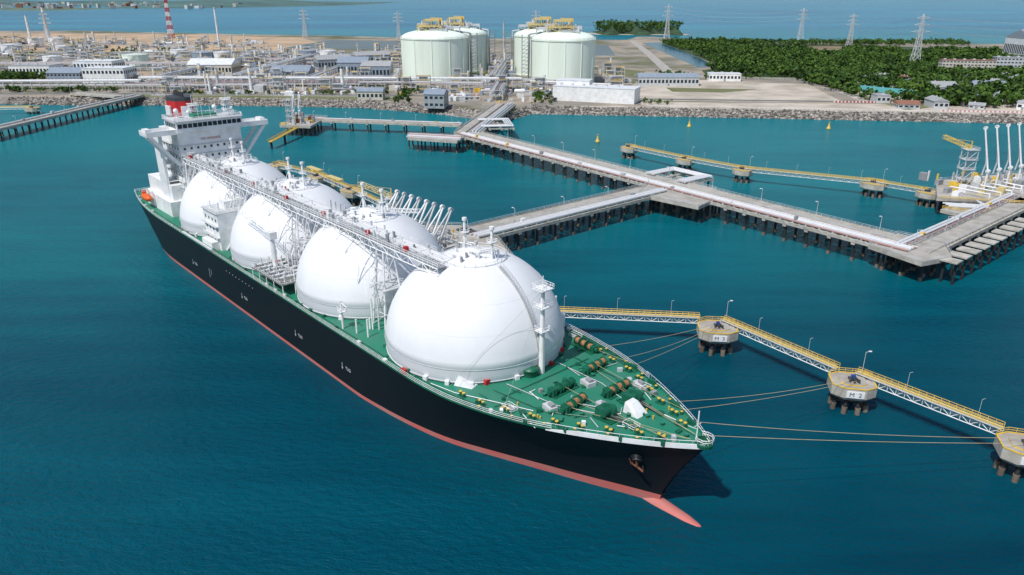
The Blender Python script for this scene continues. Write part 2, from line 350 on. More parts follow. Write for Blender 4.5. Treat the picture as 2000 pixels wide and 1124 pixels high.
# ------------------------------------------------------------------ buildings
def house(name,x,y,wd,dp,h,rz=0,wall=WHITE,roof=ROOFG,kind='flat',win=True,z=5,rows=1):
    e=empty(name,(x,y,z),rz);b=MB();b.box(-wd/2,wd/2,-dp/2,dp/2,0,h,wall);b.build('walls',e)
    b=MB()
    if kind=='flat':
        b.box(-wd/2-.3,wd/2+.3,-dp/2-.3,dp/2+.3,h,h+.5,roof)
        for i in range(max(1,int(wd/12))): b.box(-wd/2+3+i*11,-wd/2+5.5+i*11,-1,1.5,h+.5,h+1.8,LGREY)
    else:
        g=dp*.18+.6;o=.6
        V=[(-wd/2-o,-dp/2-o,h),(wd/2+o,-dp/2-o,h),(wd/2+o,dp/2+o,h),(-wd/2-o,dp/2+o,h),(-wd/2-o,0,h+g),(wd/2+o,0,h+g)]
        b.add(V,[(0,1,5,4),(2,3,4,5),(1,2,5),(3,0,4),(0,3,2,1)],roof)
        for i in range(int(wd/9)): b.cyl(-wd/2+4+i*9,0,h+g-.2,h+g+.8,.5,LGREY,8)
    b.build('roof',e)
    if win:
        b=MB()
        for r in range(rows):
            z0=h*(r+.35)/rows;z1=h*(r+.72)/rows
            k=max(2,int(wd/4))
            for i in range(k):
                xx=-wd/2+wd*(i+.5)/k
                b.box(xx-wd/k*.3,xx+wd/k*.3,-dp/2-.06,-dp/2+.1,z0,z1,GLASS)
            k=max(1,int(dp/4))
            for i in range(k):
                yy=-dp/2+dp*(i+.5)/k
                for sx in (-1,1): b.box(sx*wd/2-.08,sx*wd/2+.08,yy-dp/k*.3,yy+dp/k*.3,z0,z1,GLASS)
        b.box(-1,1,-dp/2-.08,-dp/2+.1,0,2.4,GREY)
        b.build('windows',e)
    return e
house('terminal_warehouse',79,702,78,24,13,-.42*.9,WHITE,ROOFW,'flat',False)
e=empty('terminal_warehouse_annex',(60,722,5),-.3);b=MB();b.box(-16,16,-8,8,0,17,WHITE);b.box(-16.4,16.4,-8.4,8.4,17,17.5,ROOFW);b.box(-12,-9,-8.1,-7.9,0,5,GREY);b.build('walls',e)
house('parking_shed',171,830,66,18,9,0,LGREY,ROOFB,'gable',True)
house('gatehouse',246,876,36,16,8,-.1,WHITE,ROOFW,'flat')
house('guard_office',-134,712,24,14,8,0,WALLC,ROOFB,'gable')
house('jetty_control_building',-67,660,18,18,12,-.15,ROOFG,ROOFB,'gable',rows=2)
house('office_building',-511,872,38,26,10,0,ROOFB,ROOFB,'gable',rows=2)
house('process_hall',-452,850,46,30,17,0,WHITE,ROOFW,'flat',rows=2)
house('process_hall',-492,905,46,30,20,0,WHITE,ROOFW,'flat',rows=2)
house('warehouse',-371,945,54,32,13,0,WALLC,ROOFW,'gable')
house('warehouse',-255,880,44,30,11,0,ROOFB,ROOFB,'gable')
house('compressor_building',-192,925,36,30,17,0,ROOFB,ROOFB,'gable')
house('compressor_building',-160,900,34,26,15,.0,ROOFB,ROOFG,'gable')
house('compressor_building',-238,1010,46,24,14,.5,ROOFB,ROOFG,'gable')
house('compressor_building',-200,1080,50,22,14,.5,ROOFB,ROOFG,'gable')
house('white_factory',790,1130,90,60,34,0,ROOFW,ROOFB,'gable')
house('substation_building',-590,940,50,30,12,0,WHITE,ROOFG,'flat')
spots=[(365,728,30)]
rr=[ROOFB,ROOFG,ROOFR,ROOFW,ROOFB,ROOFG,ROOFG,ROOFG]
def free(x,y,r):
    return all((x-a)**2+(y-c)**2>(r+d_)**2 for a,c,d_ in spots)
k=0
tp=[(338,650),(480,640),(700,600),(900,700),(900,940),(640,905),(480,885),(345,870)]
while k<84:
    x,y=R_(335,700),R_(630,960)
    if not inpoly(x,y,tp) or x>.76*y: continue
    wd=random.choice([9,10,12,14,18,22,32]);dp=wd*R_(.5,.8)
    if not free(x,y,wd*.5+1): continue
    spots.append((x,y,wd*.5));k+=1
    house('house',x,y,wd,dp,R_(3,6.5),random.choice([-.13,-.13+math.pi/2,R_(-1,1)]),random.choice([WHITE,WALLC,LGREY,LGREY]),random.choice(rr),random.choice(['gable','gable','flat']))
house('teal_shed',365,728,54,18,5,-.9,WALLC,ROOFT,'gable',False)
house('apartment_building',560,935,60,14,18,-.2,WALLC,ROOFR,'flat',rows=5)
house('apartment_building',630,950,50,14,20,-.2,LGREY,ROOFG,'flat',rows=5)
P=[]
while len(P)<1300:
    x,y=R_(328,720),R_(600,965)
    if x<.76*y and inpoly(x,y,[(332,700),(400,655),(620,635),(900,560),(900,965),(640,940),(330,905)]) and free(x,y,1.0): P.append((x,y,5,random.choice([R_(.5,.9),R_(.9,1.6)])))
treemass('town_trees',np.array(P),q=60,rc=3.8,trunks=True)
P=[(R_(-620,-540),R_(840,905),5,R_(.7,1.2)) for _ in range(70)]+[(R_(-590,-400),R_(758,775),5,R_(.4,.8)) for _ in range(70)]+[(R_(-370,-110),R_(742,752),5,R_(.35,.6)) for _ in range(50)]+[(R_(20,40),R_(672,735),5,R_(.4,.8)) for _ in range(25)]+[(R_(175,215),R_(905,930),5,R_(.5,.9)) for _ in range(26)]+[(R_(-110,-95),R_(685,760),5,R_(.4,.8)) for _ in range(22)]+[(R_(120,150),R_(670,690),5,.5) for _ in range(8)]+[(R_(-1000,-560),R_(1000,1400),5,R_(.6,1.2)) for _ in range(140)]+[(R_(160,330),R_(885,912),5,R_(.4,.8)) for _ in range(50)]
treemass('roadside_trees',np.array(P),q=46,rc=3.8,trunks=True)
b=MB()
for i in range(46):
    x=298+i*1.6;b.box(x,x+1.4,690-i*.15,690.6-i*.15,5.1,6.3,RED if i%2 else WHITE)
for i in range(60):
    x=365+i*1.7;b.box(x,x+1.5,632-i*.23,632.6-i*.23,5.1,6.5,RED if i%2 else WHITE)
b.build('barrier_row')
b=MB();b.rail([(-372,737,5),(-211,730,5),(-110,716,5)],LGREY,2,.12,8,2);b.rail([(120,662,5),(420,620,5),(700,585,5)],WHITE,1.6,.12,4,2);b.rail([(330,700,5),(330,880,5),(150,925,5)],WHITE,2.2,.1,4,2);b.build('perimeter_fence')
b=MB()
for i in range(320):
    x,y=(R_(-60,110),R_(690,790)) if i<90 else ((R_(-340,-110),R_(745,800)) if i<230 else (R_(20,40),R_(740,800)));
    b.obox(x,y,5,R_(1.5,6),R_(1.5,5),R_(1,4),R_(0,1.5),random.choice([WHITE,LGREY,GREY,ROOFB,WALLC,YELLOW,PIPE]))
b.build('yard_equipment')
# LNG storage tanks
def lngtank(x,y,Rd,H,stair):
    e=empty('storage_tank',(x,y,5));b=MB()
    n=64;b.rev(0,0,[(Rd+.8,0),(Rd+.8,1.2),(Rd,1.2),(Rd,H),(Rd+.7,H+.02),(Rd+.7,H+1.2),(Rd-.6,H+1.2)],TANK,n,False)
    b.rev(0,0,[(Rd-.6,H+1.2)]+[(Rd*math.cos(t)*.985,H+1.2+9*math.sin(t)) for t in [i*math.pi/2/10 for i in range(1,10)]]+[(.1,H+10.2)],TANK,n)
    b.build('shell',e)
    b=MB()
    for i in range(12):
        a=2*math.pi*i/12;b.bar(((Rd+.2)*math.cos(a),(Rd+.2)*math.sin(a),0),((Rd+.2)*math.cos(a),(Rd+.2)*math.sin(a),H),.7,.7,TANK)
    b.rail([((Rd+.5)*math.cos(2*math.pi*i/32),(Rd+.5)*math.sin(2*math.pi*i/32),H+1.2) for i in range(33)],WHITE,1.6,.14,4,2)
    b.build('buttresses',e)
    b=MB()
    for (px,py,lx,ly,z,m) in [(-4,-8,28,16,13,CREAM),(-2,-6,18,12,19,CREAM),(12,2,16,12,12,LGREY),(-13,6,14,12,14,LGREY),(6,-16,20,6,9,LGREY),(stair[0]*22,-4,16,8,11,LGREY)]:
        b.obox(px,py,H+z,lx,ly,.8,0,m)
        for sx in (-1,0,1):
            for sy in (-1,1):
                b.beam((px+sx*lx/2,py+sy*ly/2,H+2),(px+sx*lx/2,py+sy*ly/2,H+z+1.5),.45,m,4)
        b.rail([(px-lx/2,py-ly/2,H+z+.6),(px+lx/2,py-ly/2,H+z+.6),(px+lx/2,py+ly/2,H+z+.6),(px-lx/2,py+ly/2,H+z+.6),(px-lx/2,py-ly/2,H+z+.6)],m,1.6,.2,2.5,2)
        b.beam((px-lx/2,py-ly/2,H+5),(px+lx/2,py-ly/2,H+z),.25,m,4);b.beam((px+lx/2,py-ly/2,H+5),(px-lx/2,py-ly/2,H+z),.25,m,4)
    for i in range(30):
        px,py=R_(-17,17),R_(-15,12);b.cyl(px,py,H+5,H+R_(11,20),R_(.4,1.2),random.choice([PIPE,WHITE,LGREY,LGREY,GREY]),8)
    b.beam((8,-4,H+8),(8,-4,H+22),.7,CREAM,6);b.bar((10,-4,H+22),(-4,-6,H+22.6),1.0,1.3,CREAM);b.box(6,10,-6,-2,H+19,H+21.5,YELLOW)
    for i in range(5):
        o=i*1.6-3
        b.path([(o,-4,H+11),(stair[0]*.5+o,stair[1]*.5,H+11),(stair[0]*(Rd+2)+o*abs(stair[1]),stair[1]*(Rd+2)+o*abs(stair[0]),H+6),(stair[0]*(Rd+2.5)+o*abs(stair[1]),stair[1]*(Rd+2.5)+o*abs(stair[0]),0)],.7,random.choice([PIPE,LGREY,GREY]),6)
    b.build('roof_platforms',e)
    b=MB();sx,sy=stair[0]*(Rd+7),stair[1]*(Rd+7)-6
    for i in range(12):
        z=i*(H+2)/12;b.obox(sx,sy,z,7,6,.35,0,LGREY)
        b.bar((sx-3,sy,z),(sx+3,sy,z+(H+2)/12),1,.3,GREY)
    for a in (-3.4,3.4):
        for c in (-2.9,2.9): b.beam((sx+a,sy+c,0),(sx+a,sy+c,H+6),.45,GREY,4)
    b.build('stair_tower',e)
lngtank(-91,905,39.5,45,(1,0))
lngtank(-72,1012,39,44,(1,0))
lngtank(57,853,35.5,46,(-1,0))
lngtank(38,955,35.5,45,(-1,0))
def rack(name,p,q,wid,h,levels=2,npipe=7,step=9,z=5):
    b=MB();p=Vector((*p,0));q=Vector((*q,0));d=q-p;L=d.length;d.normalize();u=Vector((-d.y,d.x,0));k=int(L/step)
    for l in range(levels):
        zz=z+h*(l+1)/levels
        for sgn in (-1,1): b.bar(p+u*(sgn*wid/2)+Vector((0,0,zz-.4)),q+u*(sgn*wid/2)+Vector((0,0,zz-.4)),.4,.6,LGREY)
        for j in range(npipe):
            o=-wid/2+wid*(j+.5)/npipe;r=random.choice([.25,.35,.5,.7])
            b.beam(p+u*o+Vector((0,0,zz+r)),q+u*o+Vector((0,0,zz+r)),r,random.choice([PIPE,PIPE,LGREY,PIPEP,WHITE,GREY]),6)
    for i in range(k+1):
        c=p+d*(L*i/max(1,k))
        for sgn in (-1,1): b.bar(c+u*(sgn*wid/2)+Vector((0,0,z)),c+u*(sgn*wid/2)+Vector((0,0,z+h)),.55,.55,LGREY)
        for l in range(levels):
            zz=z+h*(l+1)/levels-.35;b.bar(c-u*wid/2+Vector((0,0,zz)),c+u*wid/2+Vector((0,0,zz)),.4,.5,LGREY)
    return b.build(name)
for p,q,wd,h,l in [((-394,800),(10,790),10,11,2),((-394,822),(-140,822),8,9,2),((-395,770),(-230,772),6,7,1),((-300,822),(-290,1150),10,12,2),((-220,822),(-215,1000),8,10,2),((-20,800),(-8,1050),12,14,3),((-15,700),(-10,800),12,10,2),((-5,800),(45,790),8,9,2),((-160,790),(-30,775),8,8,1),((-590,790),(-394,800),8,8,2),((-130,860),(-128,800),6,10,2),((-480,1050),(-260,1060),9,10,2),((-700,1150),(-330,1180),9,11,2),((100,760),(20,790),6,8,2),((-700,985),(-420,990),9,10,2),((-380,822),(-375,1150),9,11,2)]:
    rack('pipe_rack',p,q,wd,h,l)
def vessel(b,x,y,z,L,r,m,rz=0):
    d=Vector((math.cos(rz),math.sin(rz),0));p=Vector((x,y,z+r+1.2))
    b.beam(p-d*L/2,p+d*L/2,r,m,10)
    for s_ in (-1,1): b.beam(p+d*s_*L/2,p+d*s_*(L/2+r*.5),r,m,10,r2=r*.5)
    for s_ in (-.3,.3): b.obox(x+d.x*L*s_,y+d.y*L*s_,z,.8,r*1.6,1.4,rz,CONC)
def unit(x,y,w_,d_):
    b=MB();b.box(x-w_/2,x+w_/2,y-d_/2,y+d_/2,5.0,5.25,CONC2)
    for i in range(random.randint(6,11)):
        px,py=x+R_(-w_*.42,w_*.42),y+R_(-d_*.42,d_*.42);k=random.random()
        if k<.3: vessel(b,px,py,5.2,R_(6,12),R_(1.2,2.2),random.choice([WHITE,LGREY,PIPE]),random.choice([0,1.57]))
        elif k<.5:
            h=R_(9,24);r=R_(.8,1.8);b.cyl(px,py,5.2,5+h,r,random.choice([WHITE,LGREY,PIPE]),10);b.rail([(px-r-1,py-r-1,h),(px+r+1,py-r-1,h),(px+r+1,py+r+1,h)],YELLOW,1.2,.12,3)
        elif k<.8:
            lx,ly,n=R_(6,14),R_(6,10),random.randint(2,4)
            for f in range(n+1):
                z=5+f*4.2
                if f: b.obox(px,py,z,lx,ly,.3,0,random.choice([LGREY,GREY]));b.rail([(px-lx/2,py-ly/2,z),(px+lx/2,py-ly/2,z),(px+lx/2,py+ly/2,z)],random.choice([LGREY,YELLOW]),1.2,.12,3)
            for sx in (-1,1):
                for sy in (-1,1): b.bar((px+sx*lx/2,py+sy*ly/2,5),(px+sx*lx/2,py+sy*ly/2,6+n*4.2),.45,.45,LGREY)
            vessel(b,px,py,5+4.2*(n-1),lx*.6,1.2,PIPE)
        else:
            b.obox(px,py,5.2,R_(6,12),R_(5,9),R_(3,7),0,random.choice([WHITE,LGREY,ROOFB,WALLC]))
    for i in range(5):
        yy=y+R_(-d_/2,d_/2);zz=R_(6,9);b.beam((x-w_/2,yy,zz),(x+w_/2,yy,zz),.35,random.choice([PIPE,LGREY,PIPEP]),5)
        xx=x+R_(-w_/2,w_/2);b.beam((xx,y-d_/2,zz),(xx,y+d_/2,zz),.3,random.choice([PIPE,LGREY]),5)
    b.build('process_unit')
for gx,gy in [(x,y) for y in (848,1035,1090,1145,1205,1270) for x in range(-470,-150,42)]:
    if random.random()<.92: unit(gx+R_(-8,8),gy+R_(-8,8),36,26)
for gx,gy in [(-345,850),(-310,775),(-340,745),(-110,790),(-60,830),(-20,850),(-30,890),(-15,760),(-45,715),(20,745),(100,790),(120,850),(-10,930),(0,980),(110,900),(-20,1050),(-180,770),(-220,745),(-260,775),(-80,760)]:
    unit(gx,gy,30,22)
for gy in (930,1010,1085,1160,1240,1330,1450,1560):
    for gx in range(-1150,-480,62):
        if gx<-gy*.72 or random.random()<.12: continue
        if (gx>-620 and gy<960): continue
        unit(gx+R_(-20,20),gy+R_(-20,20),50,34)
def smalltank(x,y,r,h,m):
    b=MB();b.rev(x,y,[(r,5),(r,5+h),(r+.3,5+h),(r+.3,5.5+h),(.1,6.8+h)],m,28,False)
    b.rail([(x+r*math.cos(t*.524),y+r*math.sin(t*.524),5.5+h) for t in range(13)],LGREY,1.2,.12,4)
    for i in range(14):
        a=-2.4+i*.09;b.obox(x+(r+.6)*math.cos(a),y+(r+.6)*math.sin(a),5+h*i/14,1.6,1.4,.25,a,GREY)
    b.build('small_storage_tank')
smalltank(-512,1035,16,17,TANK);smalltank(-430,1060,14,18,ROOFB);smalltank(-405,1065,11,18,WHITE);smalltank(-505,1160,13,15,WHITE)
smalltank(-930,1500,14,14,WHITE);smalltank(-890,1500,14,14,WHITE);smalltank(-560,1130,12,10,WHITE);smalltank(-700,1010,14,14,WHITE);smalltank(-640,1060,12,13,WHITE);smalltank(-740,1260,14,14,WHITE);smalltank(-850,1300,16,14,ROOFW);smalltank(-300,1120,12,16,ROOFB);smalltank(-270,1120,12,16,WHITE)
def stack(name,x,y,h,r,bands,guy=False):
    b=MB();n=10
    for i in range(n):
        z0=5+h*i/n;z1=5+h*(i+1)/n;r0=r*(1-.35*i/n);r1=r*(1-.35*(i+1)/n)
        b.beam((x,y,z0),(x,y,z1),r0,(bands[i%2]),10,r2=r1)
    b.ring(x,y,5+h*.7,r*1.5,.2,GREY,12);b.ring(x,y,5+h*.98,r*1.3,.25,DARK,12)
    for k in range(4):
        a=k*1.57+.4;b.beam((x+r*6*math.cos(a),y+r*6*math.sin(a),5),(x,y,5+h*.6),.15,GREY,4)
    b.build(name)
stack('flare_stack',-518,1356,72,2.0,(WHITE,WHITE));stack('chimney_stack',-1065,1767,66,4,(WHITE,ROOFW));stack('chimney_stack',-1090,1740,50,3,(WHITE,ROOFW))
stack('flare_stack',-12,1100,58,1.2,(LGREY,LGREY))
def lattice(name,x,y,h,w0,w1,m1,m2,arms=False,z=5,r=.4):
    b=MB();n=12 if not arms else 9
    def w_(t): return w0+(w1-w0)*(t**.6 if arms else t)
    for i in range(n):
        t0,t1=i/n,(i+1)/n;a,c=w_(t0)/2,w_(t1)/2;m=(m1,m2)[i%2];z0,z1=z+h*t0,z+h*t1
        C=[(-1,-1),(1,-1),(1,1),(-1,1)]
        for k in range(4):
            s0,s1=C[k],C[(k+1)%4]
            p=(x+s0[0]*a,y+s0[1]*a,z0);q=(x+s0[0]*c,y+s0[1]*c,z1);p2=(x+s1[0]*a,y+s1[1]*a,z0);q2=(x+s1[0]*c,y+s1[1]*c,z1)
            b.beam(p,q,r,m,4);b.beam(p,q2,r*.55,m,4);b.beam(p2,q,r*.55,m,4);b.beam(q,q2,r*.5,m,4)
    if arms:
        for t,l in ((.66,13),(.79,11),(.92,9)):
            zz=z+h*t
            for s_ in (-1,1):
                b.beam((x,y-1,zz),(x+s_*l,y,zz+.6),r*.7,m1,4);b.beam((x,y,zz+3),(x+s_*l,y,zz+.6),r*.6,m1,4)
                b.beam((x+s_*l,y,zz+.6),(x+s_*l,y,zz-3),.3,GREY,5)
    b.build(name)
lattice('communication_tower',-782,1767,112,11,1.5,RED,WHITE,r=.6)
PY=[(355,1767,72),(624,1666,66),(658,1496,58),(560,1057,68),(-905,1500,62),(-480,1790,62),(55,1780,60),(-250,1700,58),(-1000,1200,66)]
for x,y,h in PY: lattice('power_pylon',x,y,h,13 if h>60 else 11,1.6,LGREY,LGREY,True,r=.42)
b=MB()
for a,c in [((355,1767,72),(624,1666,66)),((624,1666,66),(658,1496,58)),((658,1496,58),(560,1057,68)),((560,1057,68),(1200,900,68))]:
    for s_ in (-1,1):
        for t in (.66,.79,.92):
            p=Vector((a[0]+s_*10,a[1],5+a[2]*t));q=Vector((c[0]+s_*10,c[1],5+c[2]*t));pr=p
            for i in range(1,11):
                u=i/10;x=p.lerp(q,u);x.z-=9*4*u*(1-u);b.beam(pr,x,.09,GREY,3,caps=False);pr=x
b.build('power_lines')
# ------------------------------------------------------------------ jetties
def lamp(b,x,y,z,h=7,dx=1.4,dy=0):
    b.beam((x,y,z),(x,y,z+h),.11,LGREY,5);b.beam((x,y,z+h),(x+dx,y+dy,z+h+.25),.08,LGREY,4);b.obox(x+dx,y+dy,z+h+.1,.9,.4,.22,0,WHITE)
def pilebent(b,c,u,wid,z,n,rake=True):
    b.bar(c-u*wid/2+Vector((0,0,z-.6)),c+u*wid/2+Vector((0,0,z-.6)),1.6,1.3,CONC)
    for i in range(n):
        o=-wid/2+1.3+(wid-2.6)*i/max(1,n-1);p=c+u*o
        b.beam(p+Vector((0,0,z-1.2)),p+Vector((0,0,1.2)),.55,PILE,8);b.beam(p+Vector((0,0,1.4)),p+Vector((0,0,-2)),.72,PILEG,8)
def trestle(name,p,q,wid,z=9,pipes=(),road=None,step=10,npile=3,lamps=True,slats=False,railm=LGREY):
    b=MB();p=Vector((*p,0));q=Vector((*q,0));d=q-p;L=d.length;d.normalize();u=Vector((-d.y,d.x,0));k=int(L/step)
    Z=lambda h:Vector((0,0,h))
    if road:
        o0,o1=road;b.bar(p+u*(o0+o1)/2+Z(z-.45),q+u*(o0+o1)/2+Z(z-.45),o1-o0,.9,CONC2)
        for o in (o0+.15,o1-.15): b.bar(p+u*o+Z(z+.25),q+u*o+Z(z+.25),.3,.5,CONC)
        a=p+u*(o0+.2)+Z(z+.4);c=q+u*(o0+.2)+Z(z+.4);b.rail([a,c],railm,1.1,.06,3)
        a=p+u*(o1-.2)+Z(z+.4);c=q+u*(o1-.2)+Z(z+.4);b.rail([a,c],railm,1.1,.06,3)
        for i in range(int(L/10)): # expansion joints in the deck
            c=p+d*(i*10+5);b.bar(c+u*(o0+.4)+Z(z+.004),c+u*(o1-.4)+Z(z+.004),.14,.012,GREY)
    for sgn in (-1,1): b.bar(p+u*sgn*(wid/2-.4)+Z(z-.7),q+u*sgn*(wid/2-.4)+Z(z-.7),.8,1.3,CONC)
    for i in range(k+1):
        c=p+d*(L*i/k);pilebent(b,c,u,wid,z-1,npile)
    kk=int(L/3.2)
    for i in range(kk+1):
        c=p+d*(L*i/kk);b.bar(c-u*wid/2+Z(z-.27),c+u*wid/2+Z(z-.27),.9,.45,CONC)
    for o,r,m,zz in pipes:
        b.beam(p+u*o+Z(z+zz),q+u*o+Z(z+zz),r,m,8)
    if pipes:
        for i in range(int(L/6)+1):
            c=p+d*min(L,i*6);os=[o for o,_,_,_ in pipes];b.bar(c+u*(min(os)-.8)+Z(z+.2),c+u*(max(os)+.8)+Z(z+.2),.5,.45,LGREY)
        for i in range(int(L/34)):
            c=p+d*(20+i*34)+u*(min(o for o,_,_,_ in pipes)+1.5);b.obox(c.x,c.y,z+.3,R_(1,3),R_(1,2),R_(1,2.4),math.atan2(d.y,d.x),random.choice([LGREY,WHITE,YELLOW,GREY]))
    if lamps:
        for i in range(int(L/28)+1):
            c=p+d*min(L,i*28+6);o=u*((road[1] if road else wid/2)-.3);lamp(b,c.x+o.x,c.y+o.y,z+.3,6,-u.x*1.4,-u.y*1.4)
    return b.build(name)
def platform(name,pts,z=9,t=1.6,top=CONC2,step=9,railm=LGREY,piles=True):
    b=MB();b.prism(pts,z-t,z,CONC,top)
    xs=[p[0] for p in pts];ys=[p[1] for p in pts]
    if piles:
        e=max(range(len(pts)),key=lambda i:math.dist(pts[i],pts[(i+1)%len(pts)]));a,c=pts[e],pts[(e+1)%len(pts)]
        an=math.atan2(c[1]-a[1],c[0]-a[0]);ca,sa=math.cos(an),math.sin(an)
        cx,cy=sum(xs)/len(xs),sum(ys)/len(ys)
        for i in range(-12,13):
            for j in range(-12,13):
                x=cx+(i*step)*ca-(j*step*.8)*sa;y=cy+(i*step)*sa+(j*step*.8)*ca
                if inpoly(x,y,pts):
                    b.beam((x,y,z-t),(x,y,1.2),.5,PILE,8);b.beam((x,y,1.4),(x,y,-2),.68,PILEG,8)
    b.rail([(x,y,z) for x,y in pts]+[(pts[0][0],pts[0][1],z)],railm,1.1,.06,3)
    b.build(name)
mp=[(-8,.45,PIPEP,.6),(-6.9,.35,PIPE,.55),(-5.6,.6,PIPE,.8),(-4.1,.6,PIPE,.8),(-2.9,.3,PIPEP,.5),(-1.9,.35,PIPEP,.5),(-.8,.25,WHITE,.5)]
trestle('jetty_trestle',(-30,505),(153,260),19,9,mp,(1,9),10,3)
trestle('jetty_trestle',(-31,508),(-6,650),19,9,[(-8,.5,PIPE,.7),(-6,.8,PIPE,1.1),(-3.8,.8,PIPE,1.1),(-2,.4,PIPEP,.6)],(1,9),12,3)
trestle('jetty_trestle',(70,350),(-18,277),17,9,[(5.2,.75,PIPE,1.0),(7.2,.75,PIPE,1.0),(3.2,.4,PIPEP,.6),(2.1,.3,PIPE,.6)],(-7.5,1),10,3)
platform('jetty_junction_platform',[(60,341),(84,318),(96,332),(100,350),(88,368),(72,368)],9.06)
trestle('jetty_trestle',(149,258),(240,333),15,9,[(4.2,.6,PIPE,.9),(5.8,.6,PIPE,.9),(2.8,.4,PIPEP,.6)],(-6.5,1.5),9,3)
platform('jetty_corner_platform',[(136,264),(146,244),(160,250),(166,266),(154,278)],9.08)
b=MB()
for i in range(10):
    c=Vector((155.5,250,8.8))+Vector((.772,.635,0))*i*8.6;b.bar(c,c+Vector((.635,-.772,0))*7,5.2,.5,CONC)
    for k in (2,6):
        p=c+Vector((.635,-.772,0))*k;b.beam(p,(p.x,p.y,-2),.5,PILE,8)
b.build('jetty_service_slabs')
platform('jetty_side_platform',[(-72,506),(-70,490),(-36,478),(-32,497)],8.5,1.4)
b=MB()
for i in range(8):
    a=Vector((-71,505-i*1.9,9));c=Vector((-34,494-i*1.9,9));b.beam(a,c,.35,random.choice([PIPE,PIPEP,LGREY]),6)
b.build('side_platform_pipes')
def loop(name,x,y,rz,L,W,z=9):
    b=MB();c,s_=math.cos(rz),math.sin(rz)
    T=lambda a,d_,h:(x+a*c-d_*s_,y+a*s_+d_*c,h)
    for d_ in (0,W*.5,W): b.bar(T(-1,d_,z-1.2),T(L+1,d_,z-1.2),1.2,1,CONC)
    for a in (0,L/3,L*.67,L): b.bar(T(a,-1,z-.6),T(a,W+1,z-.6),1.2,.8,CONC)
    for i in range(4):
        o=i*1.5;b.path([T(o,-6,z+1.2),T(o,W-o,z+1.2),T(L-o,W-o,z+1.2),T(L-o,-6,z+1.2)],.55,PIPE,8)
    for a in (1,L/2,L-1):
        for d_ in (2,W-1): b.beam(T(a,d_,z-1.5),T(a,d_,-2),.5,PILE,8)
    b.build(name)
loop('pipe_expansion_loop',76,384,-.93,26,15)
loop('pipe_expansion_loop',-20,560,-1.45,34,17)
TH=-.841;DX,DY=math.cos(TH),math.sin(TH)
def W(s,t): return (-156.5+DX*s+DY*t, 332.5+DY*s-DX*t)
platform('loading_platform',[W(112,-34),W(166,-34),W(166,-62),W(146,-72),W(122,-72),W(112,-62)],9)
def arm(name,x,y,z,out,h=17,lean=.25,m=WHITE,mode=0,k=1.0):
    """marine loading arm parked: riser, inboard arm, folded outboard arm, counterweight, sheaves"""
    e=empty(name,(x,y,z),math.atan2(out[1],out[0]));b=MB()
    b.beam((0,0,0),(0,0,8),.55,m,10);b.beam((0,0,0),(0,0,.6),1.1,GREY,10);b.beam((0,0,8),(0,0,9.2),.8,LGREY,10)
    top=(-h*lean,0,9+h);b.beam((0,.5,9),(top[0],.5,top[2]),.36*k,m,8);b.beam((0,-.5,9),(top[0],-.5,top[2]),.14,LGREY,5)
    b.beam((top[0],-.5,top[2]),(top[0],.5,top[2]),.85*k,m,14);b.beam((top[0],-.55,top[2]),(top[0],.55,top[2]),.45*k,GREY,10)
    b.beam((0,-.7,9),(0,.7,9),.95*k,m,14)
    b.beam((top[0],-.3,top[2]),(1.9,-.3,9+h*.18),.3*k,m,8);b.beam((1.9,-.3,9+h*.18),(2.6,-.3,6.5),.36*k,LGREY,8)
    b.beam((0,0,9),(h*lean*.35,0,9-h*.25),.4,GREY,6);b.box(h*lean*.35-.9,h*lean*.35+.9,-1.1,1.1,9-h*.32-.9,9-h*.32+.9,LGREY)
    for i in range(5):
        b.box(-1.1,-.5,-.4,.4,1+i*1.5,1.15+i*1.5,GREY)
    b.beam((-.6,0,9.5),(top[0]-.5,0,top[2]-1),.05,DARK,3)
    b.build('arm_linkage',e);return e
o=(DY*1.0,-DX*1.0)
for i in range(8):
    x,y=W(120+i*4.8,-38.5);arm('loading_arm',x,y,9,o,9.5,.55,LGREY if i%2 else WHITE,0,1.05)
b=MB()
p0=W(117,-42);p1=W(158,-42);b.truss((*p0,17),(*p1,17),2.4,2.4,LGREY,.16,2.6);b.bar((*p0,17),(*p1,17),2.4,.15,GREY)
for i in range(6):
    x,y=W(118+i*8,-42);b.bar((x,y,9),(x,y,17),.5,.5,LGREY)
b.build('arm_service_gantry')
def tower(name,x,y,z,w_,h,m,boom=None,levels=4,mb=YELLOW):
    b=MB()
    for sx in (-1,1):
        for sy in (-1,1): b.bar((x+sx*w_/2,y+sy*w_/2,z),(x+sx*w_/2,y+sy*w_/2,z+h),.35,.35,m)
    for i in range(levels):
        z0=z+h*i/levels;z1=z+h*(i+1)/levels;b.obox(x,y,z1,w_+1,w_+1,.25,0,m)
        b.rail([(x-w_/2-.4,y-w_/2-.4,z1+.2),(x+w_/2+.4,y-w_/2-.4,z1+.2),(x+w_/2+.4,y+w_/2+.4,z1+.2),(x-w_/2-.4,y+w_/2+.4,z1+.2)],m,1.1,.08,2)
        b.beam((x-w_/2,y-w_/2,z0),(x+w_/2,y-w_/2,z1),.14,m,4);b.beam((x-w_/2,y-w_/2,z1),(x-w_/2,y+w_/2,z0),.14,m,4)
        b.bar((x-w_/2,y,z0),(x+w_/2,y,z1),.8,.15,m)
    if boom:
        b.truss((x,y,z+h),(boom[0],boom[1],boom[2]),1.6,1.6,mb,.14,2.5);b.beam((x,y,z+h),(x,y,z+h+4),.3,mb,6);b.beam((x,y,z+h+4),boom,.08,mb,4)
    b.build(name)
x,y=W(112,-46);tower('gangway_tower',x,y,9,4,14,LGREY,(x-15,y+13,25),mb=CREAM)
b=MB()
